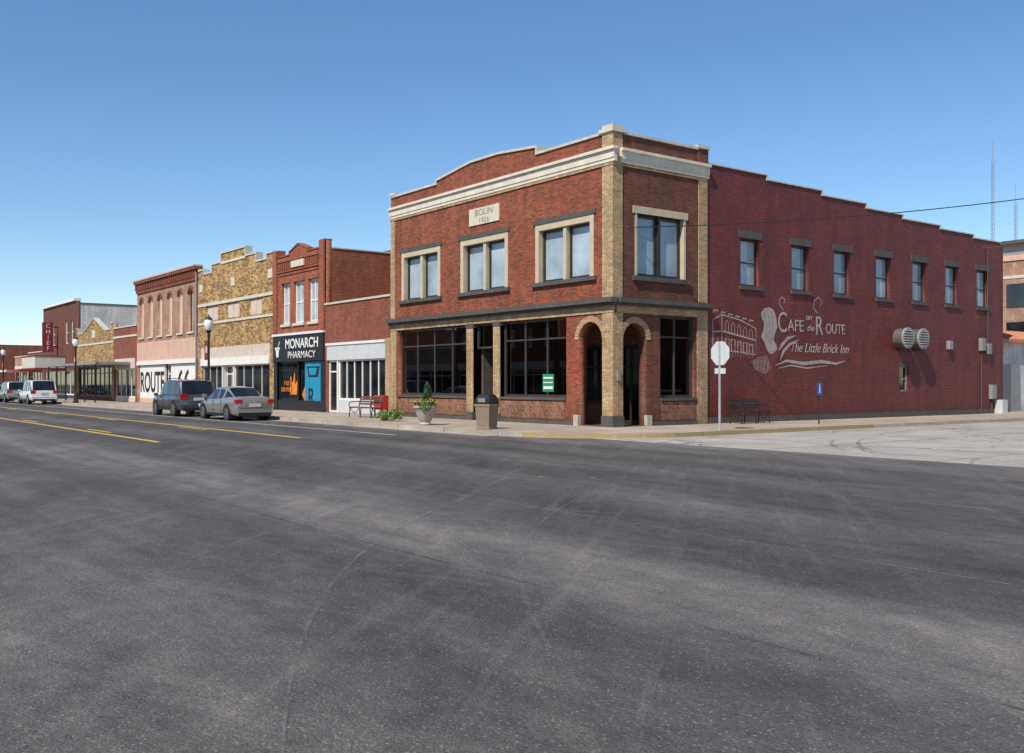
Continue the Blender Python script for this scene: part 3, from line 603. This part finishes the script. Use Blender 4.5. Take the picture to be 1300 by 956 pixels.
# ---------------------------------------------------------------- low red brick shop
b=Bld('red_brick_shop',(-57,8,0)); x0,x1=-60.36,-53.81
b.wall('front_wall','rust',F,rect(x0,x1,-.1,6.1),[rect(-59.9,-54.3,.15,3.6)],.36); b.strip('coping','coping',F,[(x0,6.1),(x1,6.1)],.1,-.4,.06)
b.box('stone_band','stone',F,x0,x1,5.3,5.45,-.03,.05); b.box('fascia','board',F,-59.9,-54.3,2.8,3.6,-.2,.05); b.window(F,-59.9,-54.3,.5,2.8,.12,.1,4,(),'white','dglass'); b.box('bulkhead','board',F,-59.9,-54.3,.15,.5,-.3,-.03)
b.wbox('body','rust',x0,x1,.37,20,0,5.6); b.finish()
# ---------------------------------------------------------------- gabled tan building w canopy
b=Bld('gabled_brick_shop',(-66,8,0)); x0,x1=-72.74,-60.38; m=(x0+x1)/2
prof=[(x0,6.6),(x0+.8,6.6),(x0+.8,6.1),(x0+2.5,6.1),(m,7.3),(x1-2.5,6.1),(x1-.8,6.1),(x1-.8,6.6),(x1,6.6)]
b.wall('front_wall','tan',F,[(x0,-.1),(x1,-.1)]+prof[::-1],[rect(x0+.5,x1-.5,.15,3.1)],.36); b.strip('coping','coping',F,prof,.09,-.4,.06)
b.box('stone_band','stone',F,x0,x1,5.0,5.15,-.03,.05); b.box('medallion','stone',F,m-.5,m+.5,5.6,6.3,-.03,.05)
b.window(F,x0+.5,x1-.5,.5,3.1,.15,.1,8,(2.5,),'brown','dglass'); b.box('bulkhead','dkred',F,x0+.5,x1-.5,.15,.5,-.3,-.03)
b.wbox('canopy','asphroof',x0+.2,x1+5,-2.6,-.02,3.1,3.3)
for k in range(6): b.g('canopy_posts','black').cyl((x0+.4+k*3.2,-2.45,.13),(x0+.4+k*3.2,-2.45,3.1),.06,.06,8)
b.wbox('body','tan',x0,x1,.37,20,0,5.6); b.finish()
# ---------------------------------------------------------------- theatre
b=Bld('white_brick_theatre',(-80,8,0)); x0,x1=-86.6,-72.76
b.wall('front_wall','dkred',F,rect(x0,x1,-.1,9.3),[rect(u-.6,u+.6,5.4,7.6) for u in (-84.8,-82,-76.5,-74.3)]+[rect(x0+.8,x1-.8,.15,2.9)],.36)
for u in (-84.8,-82,-76.5,-74.3): b.window(F,u-.6,u+.6,5.4,7.6,.14,.1,1,(6.5,),'white','dglass')
b.strip('coping','white',F,[(x0,9.3),(x1,9.3)],.25,-.4,.2); b.window(F,x0+.8,x1-.8,.5,2.9,.15,.12,6,(),'white','dglass')
b.wbox('side_wall','white_brick',x0,x1,.37,9,0,9.0); b.wbox('side_wall','white_brick',x0,x1,9.001,24,0,8.4); b.wbox('side_coping','roof',x1-.3,x1+.04,.37,9,9.0,9.15); b.wbox('side_coping','roof',x1-.3,x1+.04,9.002,24,8.4,8.55)
b.wbox('marquee','marq',-83,-77,-2.7,-.02,3.1,4.2); b.wbox('marquee_edge','dred_paint',-83.05,-76.95,-2.76,-.03,4.2,4.3); b.wbox('marquee_edge','dred_paint',-83.05,-76.95,-2.76,-.03,3.0,3.1)
b.wbox('blade_sign','dred_paint',-80.12,-79.88,-1.45,-.45,4.7,7.6); b.wbox('blade_sign_brackets','black',-80.03,-79.97,-.45,0,5.2,5.3); b.wbox('blade_sign_brackets','black',-80.03,-79.97,-.45,0,7.1,7.2)
for k,ch in enumerate('CHIEF'): text(ch,Pl('R',-79.88),-.95,7.05-k*.55,.58,'white',b.e,w=.01)
b.finish()
# ---------------------------------------------------------------- far shops & far buildings
def simple(name,x0,x1,h,mat,y0=0.,depth=18,nx=4,two=False,k='F'):
    b=Bld(name,((x0+x1)/2,y0,0)); pl=Pl(k,y0); holes=[rect(x0+.5,x1-.5,.15,3.0)]
    n=max(2,int((x1-x0)/2.6)); us=[x0+(x1-x0)*(i+.5)/n for i in range(n)]
    if two: holes+=[rect(u-.5,u+.5,4.9,6.6) for u in us]
    b.wall('front_wall',mat,pl,rect(x0,x1,-.1,h),holes,.36); b.strip('coping','coping',pl,[(x0,h),(x1,h)],.12,-.4,.08)
    if two:
        for u in us: b.window(pl,u-.5,u+.5,4.9,6.6,.14,.08,1,(5.8,),'white','dglass')
    b.window(pl,x0+.5,x1-.5,.5,3.0,.15,.1,nx,(2.4,),'white','dglass'); b.box('fascia','board',pl,x0+.4,x1-.4,3.02,3.6,-.02,.1); b.box('bulkhead',mat,pl,x0+.5,x1-.5,.16,.5,-.3,-.03)
    s=1 if k=='F' else -1; ya,yb=sorted((y0+.37*s,y0+depth*s)); b.wbox('body',mat,x0+.01,x1-.01,ya,yb,0,h-.4); return b
bb=simple('brick_shop',-94,-86.65,4.9,'rust'); bb.wbox('canopy','dred_paint',-93.8,-87,-2.2,-.02,2.9,3.1); bb.finish()
bb=simple('brick_shop',-101.5,-94.05,4.6,'pink'); bb.wbox('canopy','white',-101,-94.5,-2.2,-.02,2.9,3.1); bb.finish()
simple('two_storey_brick_building',-136,-118.5,7.1,'rust',0,20,5,True).finish()
simple('brick_shop',-150,-138,5.0,'tan').finish(); simple('two_storey_brick_building',-175,-150.2,7.5,'rust',0,20,6,True).finish()
xx=-130
for i,(w,h,mt,tw) in enumerate([(16,7.5,'dkred',1),(12,5,'tan',0),(14,8,'red',1),(18,8.2,'dkred',1),(12,5.2,'pink',0),(16,8.5,'red',1),(14,5.5,'rust',0),(18,8,'dkred',1),(15,7.6,'orange',1),(16,8,'red',1)]):
    simple('brick_storefront_building',xx,xx+w-.1,h,mt,-32.,12,5,bool(tw),'B').finish(); xx+=w
bb=Bld('reflected_brick_block',(30,16,0)); bb.wbox('walls','dkred',21,38,2,34,0,7.5); bb.wbox('coping','coping',20.95,38.05,1.95,34.05,7.5,7.62)  # out-of-view block, added for the side windows to reflect
for k in range(6): bb.wbox('windows','dglass',20.96,20.99,4+k*5,6+k*5,1.2,3.2); bb.wbox('window_sills','stone',20.9,20.99,3.9+k*5,6.1+k*5,1.05,1.2)
bb.finish()
b=Bld('white_garage_building',(-6,34,0)); b.wbox('walls','white_brick',-13,-1.1,26.7,42,0,3.75)
PR=Pl('R',-1.1); b.prism('tile_roof','terra',PR,[(26.6,3.75),(26.6,3.9),(42.1,3.9),(42.1,3.75)],-.1,.35)
g=b.g('tile_roof','terra')
for k in range(40):
    y=26.7+k*.38; g.cyl((-.8,y,3.85),(-2.2,y,4.4),.11,.11,8)
g.poly([(-.8,26.6,3.83),(-.8,42,3.83),(-2.2,42,4.38),(-2.2,26.6,4.38)]); g.box(-13,-2.2,26.6,42,4.1,4.36)
b.wbox('garage_door','grey',-1.1,-1.05,27.6,30.4,.13,2.6); b.wbox('small_window','dglass',-1.1,-1.06,31.3,32.4,1.2,2.4); b.wbox('meter_box','grey',-1.1,-.9,26.9,27.3,1.1,2.2)
b.finish()
b=Bld('tall_brick_building',(-13,60,0)); b.wbox('walls','pink',-24,-6,50,70,0,10.6); b.wbox('parapet','pinkst',-24.1,-5.9,49.9,70.1,10.6,11.0); b.wbox('band','stone',-24.05,-5.95,49.95,70.05,9.3,9.5)
for k in range(6):
    for z in (1.2,4.4,7.2): b.wbox('windows','dglass',-23+k*2.9,-21.4+k*2.9,49.93,49.97,z,z+1.7)
    for z in (1.2,4.4,7.2): b.wbox('windows','dglass',-5.98,-5.95,51.5+k*3,53+k*3,z,z+1.7)
b.wbox('roof_canopy','dkstone',-14,-7,51,56,12.0,12.25); b.wbox('roof_room','grey',-13.5,-7.5,51.5,55.5,11.0,12.0); b.finish()
def mast(x,y,h):
    e=empty('radio_mast',(x,y,0)); g=G()
    for a in range(3):
        c=math.cos(a*2.094)*.6; s=math.sin(a*2.094)*.6; g.cyl((c,s,0),(c*.7,s*.7,h),.08,.06,5)
    for k in range(int(h/1.6)):
        z=k*1.6
        for a in range(3):
            c=math.cos(a*2.094)*.55; s=math.sin(a*2.094)*.55; c2=math.cos((a+1)*2.094)*.55; s2=math.sin((a+1)*2.094)*.55; g.cyl((c,s,z),(c2,s2,z+1.6),.035,.035,4,False)
    g.obj('lattice',M['grey'],e); g=G(); g.cyl((0,0,h),(0,0,h+6),.06,.04,5); g.obj('antenna_tip',M['red_paint'],e)
mast(-126.5,275.5,70); mast(-122.3,281.1,57)

# ---------------------------------------------------------------- wires & poles
def cable(name,p,q,sag,r=.018,n=24):
    P=Vector(p);Q=Vector(q); pts=[P.lerp(Q,k/n)-Vector((0,0,sag*4*(k/n)*(1-k/n))) for k in range(n+1)]
    g=G(); g.tube(pts,r,5); g.obj(name,M['black'])
def upole(x,y,h):
    e=empty('utility_pole',(x,y,0)); g=G(); g.cyl((0,0,0),(0,0,h),.16,.11,10); g.obj('shaft',M['trunk'],e)
    g=G(); g.box(-1.1,1.1,-.05,.05,h-.8,h-.66); g.obj('crossarm',M['trunk'],e)
    g=G()
    for xx in (-1,-.5,.5,1): g.cyl((xx,0,h-.66),(xx,0,h-.5),.05,.03,8)
    g.obj('insulators',M['ltgrey'],e)
upole(19.2,31,13.2); upole(-3.5,47.5,10.5)
cable('overhead_wire',(.05,1.0,6.95),(19.2,31,12.9),1.2)
cable('overhead_wire',(-.1,24.5,8.2),(19.2,31,10.5),.5,.015); cable('overhead_wire',(-3.5,47.5,10),(19.2,31,12.5),.8,.015)

# ---------------------------------------------------------------- signs
e=empty('stop_sign',(3.7,1.1,.13)); g=G(); g.box(-.03,.03,-.02,.02,0,2.78); g.obj('post',M['galv'],e)
def octo(r,y0,y1):
    g=G(); P=[(r*math.cos(rad(22.5+45*k)),r*math.sin(rad(22.5+45*k))+2.42) for k in range(8)]
    g.v=[(x,y0,z) for x,z in P]+[(x,y1,z) for x,z in P]; g.f=[tuple(range(8)),tuple(range(8,16))[::-1]]+[(k,(k+1)%8,8+(k+1)%8,8+k) for k in range(8)]; return g
octo(.40,.021,.027).obj('sign_plate_back',M['ltgrey'],e); octo(.395,.028,.031).obj('sign_face',M['red_paint'],e)
g=G(); g.box(-.22,.22,.0211,.026,1.78,1.95); g.obj('supplement_plate',M['ltgrey'],e)
g=G(); [g.cyl((0,.02,z),(0,.0,z),.02,.02,6) for z in (2.2,2.65)]; g.obj('bolts',M['grey'],e)
e=empty('disabled_parking_sign',(2.7,7.6,.13)); g=G(); g.cyl((0,0,0),(0,0,1.5),.025,.025,8); g.obj('post',M['brown'],e)
g=G(); g.box(.026,.032,-.15,.15,1.05,1.5); g.obj('sign_plate',M['blue'],e); g=G(); g.box(.034,.036,-.03,.03,1.15,1.38); g.box(.034,.036,-.07,.07,1.14,1.18); g.cyl((.034,0,1.43),(.036,0,1.43),.03,.03,10); g.obj('wheelchair_symbol',M['white'],e)

# ---------------------------------------------------------------- benches
def bench(name,loc,rz,Lb,mat):
    e=empty(name,loc,rz); g=G()
    for k in range(4): g.box(-Lb/2,Lb/2,-.22+k*.115,-.13+k*.115,.43,.46)
    g.obj('seat',M[mat],e,bevel=.006); g=G()
    for k in range(4):
        z=.54+k*.1; y=.25+k*.03; g.box(-Lb/2,Lb/2,y,y+.025,z,z+.075)
    g.obj('backrest',M[mat],e,bevel=.006); g=G()
    for sx in (-Lb/2+.06,Lb/2-.06,0):
        g.tube([(sx,-.24,0),(sx,-.2,.42),(sx,.24,.42),(sx,.36,.93)],.022,8); g.tube([(sx,.3,0),(sx,.24,.42)],.022,8)
        if sx:
            g.tube([(sx,-.22,.42),(sx,-.26,.55),(sx,-.2,.66),(sx,0,.67),(sx,.3,.68)],.02,8); g.tube([(sx,-.2,.42),(sx,-.05,.2),(sx,.1,.2),(sx,.25,.42)],.015,8)
    g.obj('iron_frame',M['black'],e)
bench('park_bench',(-13.4,-2.1,.13),0,2.1,'wood'); bench('park_bench',(.75,6.2,.13),rad(90),1.7,'brown')
e=empty('litter_bin',(-1.55,-4.1,.13),rad(20))
g=G(); g.lathe([(.36,0),(.36,.05),(.33,.06),(.40,.72),(.43,.73),(.43,.80),(.38,.81)],4,(0,0,0)); g.obj('body',M['agg'],e,bevel=.02)
g=G(); g.lathe([(.41,.81),(.42,.84),(.40,.98),(.26,1.12),(.1,1.15)],4); g.obj('lid',M['black'],e,bevel=.02)
g=G(); g.box(-.14,.14,-.31,-.28,.87,1.0); g.obj('flap',M['grey'],e)
def planter(loc,ever=True):
    e=empty('flower_planter',loc); g=G(); g.lathe([(.2,0),(.22,.05),(.17,.1),(.22,.16),(.33,.4),(.37,.58),(.42,.62),(.42,.68),(.36,.68),(.34,.62)],24); g.obj('urn',M['conc'],e,True)
    g=G(); g.lathe([(.01,.60),(.34,.60),(.33,.64)],16); g.obj('soil',M['trunk'],e)
    g=G(); leaves(g,(0,0,.76),(.42,.42,.2),500,.05,.1); leaves(g,(.3,-.2,.66),(.2,.2,.2),120,.05,.1); leaves(g,(-.3,0,.62),(.2,.2,.22),120,.05,.1); g.obj('foliage',M['leafy'],e)
    g=G(); leaves(g,(0,0,.84),(.42,.42,.14),90,.035,.6); g.obj('flowers',M['flower'],e)
    if ever:
        g=G()
        for k in range(16):
            z=.8+k*.047; r=.24*(1-k/16.5)+.02; leaves(g,(0,.08,z),(r,r,.04),70,.032,.2)
        g.obj('dwarf_conifer',M['leafd'],e); g=G(); g.cyl((0,.08,.6),(0,.08,1.4),.02,.01,6); g.obj('stem',M['trunk'],e)
planter((-5.3,-4.1,.13)); planter((-29.5,-4.0,.13),False)
e=empty('low_shrub',(-9.6,-3.2,.13)); g=G(); [leaves(g,(random.uniform(-.6,.6),random.uniform(-.25,.25),.16+random.uniform(0,.1)),(.28,.25,.18),170,.045,.2) for _ in range(6)]; g.obj('foliage',M['leafy'],e)
g=G(); [g.cyl((x,0,0),(x+.1,0,.25),.012,.006,5) for x in (-.5,-.2,.1,.4)]; g.obj('stems',M['trunk'],e)
e=empty('newspaper_box',(-14.3,-.8,.13)); g=G(); g.box(-.3,.3,-.22,.22,.3,.95); g.obj('cabinet',M['red_paint'],e,bevel=.03); g=G(); g.box(-.22,.22,-.235,-.222,.55,.88); g.obj('window',M['dglass'],e); g=G(); [g.box(a,a+.05,c,c+.05,0,.3) for a in (-.28,.23) for c in (-.2,.15)]; g.obj('legs',M['black'],e)
def lamp(loc,banner=True):
    e=empty('street_lamp',loc); g=G(); g.lathe([(.22,0),(.22,.12),(.16,.18),(.13,.7),(.09,.8),(.07,.9),(.055,3.9),(.09,4.0),(.06,4.1),(.14,4.22),(.15,4.28)],14); g.obj('post',M['black'],e,True)
    g=G(); g.lathe([(.13,4.28),(.2,4.4),(.24,4.58),(.22,4.74),(.15,4.86)],16); g.obj('globe',M['globe'],e,True)
    g=G(); g.lathe([(.2,4.84),(.16,4.92),(.05,5.0),(.02,5.12)],12); g.obj('finial',M['black'],e,True)
    if banner:
        g=G(); g.box(-.65,0,-.012,.012,3.72,3.75); g.box(-.65,0,-.012,.012,2.72,2.75); g.obj('banner_arms',M['black'],e)
        g=G(); g.box(-.62,-.08,-.006,.006,2.75,3.72); g.obj('banner',M['dred_paint'],e); g=G(); g.box(-.5,-.2,-.009,.009,3.1,3.45); g.obj('banner_emblem',M['trim'],e)
for x in (-26.6,-54.9,-84): lamp((x,-4.2,.13))
def signal(x,y):
    e=empty('traffic_signal',(x,y,.13)); g=G(); g.cyl((0,0,0),(0,0,7.5),.13,.09,10); g.tube([(0,0,5.6),(0,-4.5,6.1)],.07,8); g.obj('mast_arm',M['galv'],e)
    g=G(); [g.box(-.18,.18,yy-.2,yy+.2,5.0,6.1) for yy in (-4.3,-2.6)]; g.box(-.18,.18,-.45,-.15,2.6,3.6); g.obj('signal_heads',M['sigy'],e)
    g=G(); [g.cyl((.18,yy,z),(.3,yy,z),.12,.12,10) for yy in (-4.3,-2.6) for z in (5.2,5.55,5.9)]; g.obj('lenses',M['black'],e)
    g=G(); g.tube([(0,0,7.5),(0,0,9),(0,-1.8,9.4)],.06,8); g.box(-.12,.12,-2.4,-1.7,9.35,9.47); g.obj('luminaire',M['galv'],e)
signal(-97.5,-4.3); signal(-119,-3.8)
def tree(loc,h,r):
    e=empty('tree',loc); g=G(); g.cyl((0,0,0),(0.1,0,h*.4),h*.03,h*.02,8)
    cl=[]
    for k in range(9):
        a=k*2.4; rr=r*random.uniform(.3,.75); p=(rr*math.cos(a),rr*math.sin(a),h*random.uniform(.45,.85)); cl.append(p); g.cyl((.1,0,h*.35),p,h*.014,h*.005,6)
    g.obj('trunk',M['trunk'],e); g=G(); cl.append((0,0,h*.88))
    for p in cl: leaves(g,p,(r*.45,r*.45,h*.15),330,h*.02,.3)
    g.obj('crown',M['leaf'],e)
for x,y,h,r in ((-150,25,8.5,4.5),(-165,32,9,5),(-185,28,9,5.5),(-143,32,8,4),(-205,34,9,5)): tree((x,y,0),h,r)

# ---------------------------------------------------------------- vehicles
def car(name,loc,rotz,Lc,Wc,H,kind,pm):
    e=empty(name,loc,rotz); w=Wc/2; hl=Lc/2
    if kind=='sedan':
        st_=[(-hl,.80,.86),(-hl+.06,.98,.93),(-hl+.25,1.02,.97),(-hl+.8,1.03,1),(-.6,.98,1),(.5,.95,1),(1.0,.93,1),(1.5,.86,.98),(hl-.3,.74,.93),(hl-.05,.62,.84),(hl,.5,.8)]
        gh=[(-hl+.75,1.02,1.03,.80,.60),(-hl+1.45,.98,H-.06,.84,.60),(-hl+1.6,.98,H-.03,.85,.61),(-.25,.96,H,.86,.62),(-.15,.96,H,.86,.62),(.45,.95,H-.04,.86,.61),(1.3,.92,.94,.82,.68)]; pil=[1,3]; wr=.33
    else:
        st_=[(-hl,.85,.90),(-hl+.05,1.05,.95),(-hl+.2,1.08,.98),(-hl+1.,1.08,1),(-.4,1.08,1),(.6,1.06,1),(1.1,1.05,1),(1.6,1.0,.98),(hl-.3,.93,.94),(hl-.06,.8,.88),(hl,.6,.84)]
        gh=[(-hl+.08,1.07,1.09,.84,.74),(-hl+.38,1.08,H-.06,.87,.70),(-hl+.55,1.08,H-.03,.88,.70),(-hl+1.25,1.08,H,.88,.70),(-hl+1.37,1.08,H,.88,.70),(-.1,1.08,H,.88,.70),(.0,1.08,H,.88,.70),(.55,1.06,H-.05,.87,.68),(1.15,1.04,1.06,.84,.72)]; pil=[1,3,5]; wr=.37
    zb=.22 if kind=='sedan' else .3
    g=G(); secs=[]
    for x,zt,f in st_:
        W=w*f; half=[(W*.86,zb),(W*.97,zb+.1),(W,zb+.3),(W*.995,zt*.72),(W*.96,zt-.07),(W*.9,zt-.015),(W*.6,zt+.012),(0,zt+.03)]
        full=half+[(-y,z) for y,z in half[::-1][1:]]; i=len(g.v); g.v+=[(x,y,z) for y,z in full]; secs.append((i,len(full)))
    n=secs[0][1]
    for (a,_),(c,_) in zip(secs[:-1],secs[1:]):
        for k in range(n): g.f.append((a+k,a+(k+1)%n,c+(k+1)%n,c+k))
    g.f.append(tuple(secs[0][0]+k for k in range(n))); g.f.append(tuple(secs[-1][0]+k for k in range(n))[::-1])
    g.obj('body',pm,e,True)
    gp_=G(); gg=G(); S2=[]
    for x,zb2,zt,wb,wt in gh:
        wb*=w*1.08;wt*=w*1.12; wb=min(wb,w*.95); half=[(wb,zb2-.03),(wt+.05,zt-.09 if zt-zb2>.2 else zt-.005),(wt-.03,zt-.01),(wt*.5,zt+.015),(0,zt+.02)]
        S2.append([(x,y,z) for y,z in half]+[(x,-y,z) for y,z in half[::-1][1:]])
    m=len(S2[0])
    for i in range(len(S2)-1):
        end=i in (0,len(S2)-2)
        for k in range(m-1):
            q=[S2[i][k],S2[i][k+1],S2[i+1][k+1],S2[i+1][k]]; side=k in (0,m-2); cant=k in (1,m-3)
            if side: (gp_ if i in pil else gg).poly(q)
            elif cant: gp_.poly(q)
            else: (gg if end else gp_).poly(q)
    gp_.obj('roof_and_pillars',pm,e); gg.obj('windows',M['carglass'],e)
    ax=(-hl+.95,hl-.9); gt=G(); gr=G(); ga=G(); gs=G()
    for x in ax:
        for s in (-1,1):
            ga.cyl((x,s*(w-.25),wr+.01),(x,s*(w+.004),wr+.01),wr+.06,wr+.06,24)
            gt.cyl((x,s*(w-.22),wr),(x,s*(w+.012),wr),wr,wr-.01,24); gr.cyl((x,s*(w+.012),wr),(x,s*(w+.018),wr),wr*.66,wr*.64,20)
            for k in range(5):
                a=k*1.257+.3; gs.cyl((x+math.cos(a)*wr*.4,s*(w+.018),wr+math.sin(a)*wr*.4),(x+math.cos(a)*wr*.4,s*(w+.021),wr+math.sin(a)*wr*.4),wr*.14,wr*.14,8)
    ga.obj('wheel_arches',M['black'],e); gt.obj('tyres',M['rubber'],e,True); gr.obj('wheels',M['rim'],e); gs.obj('wheel_slots',M['black'],e)
    g=G(); zt=.72 if kind=='sedan' else .8
    for s in (-1,1):
        a,c=sorted((s*(w*.62),s*(w*.945))); g.box(-hl-.012,-hl+.22,a,c,zt+.03,zt+.2 if kind=='sedan' else zt+.3)
    g.obj('tail_lights',M['redl'],e,bevel=.02)
    g=G()
    for s in (-1,1):
        a,c=sorted((s*(w*.5),s*(w*.86))); g.box(hl-.16,hl-.0,a,c,.55,.68)
    g.obj('headlights',M['headl'],e)
    g=G(); g.box(-hl-.02,-hl,-.26,.26,.60 if kind=='sedan' else .78,.74 if kind=='sedan' else .92); g.obj('licence_plate',M['ltgrey'],e)
    g=G(); g.box(-hl-.03,-hl+.1,-w*.8,w*.8,zb-.02,zb+.13); g.box(-hl-.008,-hl,-w*.75,w*.75,.54,.555)
    g.box(hl-.05,hl+.015,-w*.5,w*.5,.35,.5)
    for s in (-1,1):
        for x in (-.75,.2,1.05): g.box(x,x+.012,*sorted((s*(w-.01),s*(w+.003))),.35,.9)
        g.box(-hl+1.4,hl-1.3,*sorted((s*(w-.05),s*(w*1.001))),zb,zb+.09)
    g.obj('bumper_and_seams',M['black'],e)
    g=G()
    for s in (-1,1): g.box(.95,1.1,*sorted((s*(w-.02),s*(w+.17))),.98,1.13)
    g.obj('mirrors',pm,e,bevel=.03)
    if kind!='sedan':
        g=G(); [g.tube([(-hl+.6,s*w*.68,H+.02),(-hl+.8,s*w*.7,H+.07),(.2,s*w*.7,H+.07),(.4,s*w*.68,H)],.018,6) for s in (-1,1)]; g.obj('roof_rails',M['black'],e)
silver=paint('silver_car_paint',(.36,.34,.31)); dk=paint('dark_grey_car_paint',(.10,.10,.105)); wh=paint('white_car_paint',(.72,.71,.69),0); bl=paint('black_car_paint',(.02,.02,.03))
car('parked_car',(-18.4,-6.0,0),math.pi,4.75,1.82,1.46,'sedan',silver)
car('parked_suv',(-25.1,-6.05,0),math.pi,4.6,1.9,1.78,'suv',dk)
car('parked_suv',(-59.2,-6.05,0),math.pi,5.2,1.98,1.85,'suv',wh)
car('parked_suv',(-68.5,-6.05,0),math.pi,4.8,1.9,1.75,'suv',silver)
car('parked_car',(-77,-6.0,0),math.pi,4.7,1.82,1.46,'sedan',wh)
car('parked_car',(-92,-6.0,0),math.pi,4.7,1.82,1.46,'sedan',bl)

# ---------------------------------------------------------------- light, sky, camera
sd=Vector((.33,-.944,0)).normalized(); el=rad(48)
sv=Vector((sd.x*math.cos(el),sd.y*math.cos(el),math.sin(el)))
sun=bpy.data.lights.new('sun','SUN'); sun.energy=5.0; sun.angle=rad(.5); sun.color=(1,.94,.84)
so=bpy.data.objects.new('sun',sun); COL.objects.link(so); so.rotation_euler=sv.to_track_quat('Z','Y').to_euler(); so.location=(0,0,60)
w=bpy.data.worlds.new('World'); S.world=w; w.use_nodes=True; nt=w.node_tree; bg=nt.nodes['Background']
sky=nt.nodes.new('ShaderNodeTexSky'); sky.sky_type='NISHITA'; sky.sun_disc=False; sky.sun_elevation=el; sky.sun_rotation=math.atan2(sd.x,sd.y)
sky.air_density=1.0; sky.dust_density=.0; sky.ozone_density=3.0; sky.altitude=600
hs=nt.nodes.new('ShaderNodeHueSaturation'); hs.inputs['Saturation'].default_value=1.15; hs.inputs['Value'].default_value=1.0
nt.links.new(sky.outputs[0],hs.inputs['Color']); nt.links.new(hs.outputs[0],bg.inputs[0]); bg.inputs[1].default_value=.145
cam=bpy.data.cameras.new('camera'); co=bpy.data.objects.new('camera',cam); COL.objects.link(co)
co.location=(24.29,-22.59,1.6); co.rotation_euler=(rad(90),0,math.asin(.7981)); cam.sensor_width=36; cam.lens=34.48; cam.shift_y=.0069; cam.clip_end=3000; cam.clip_start=.1
S.camera=co
S.view_settings.view_transform='Standard'; S.view_settings.look='None'; S.view_settings.exposure=0
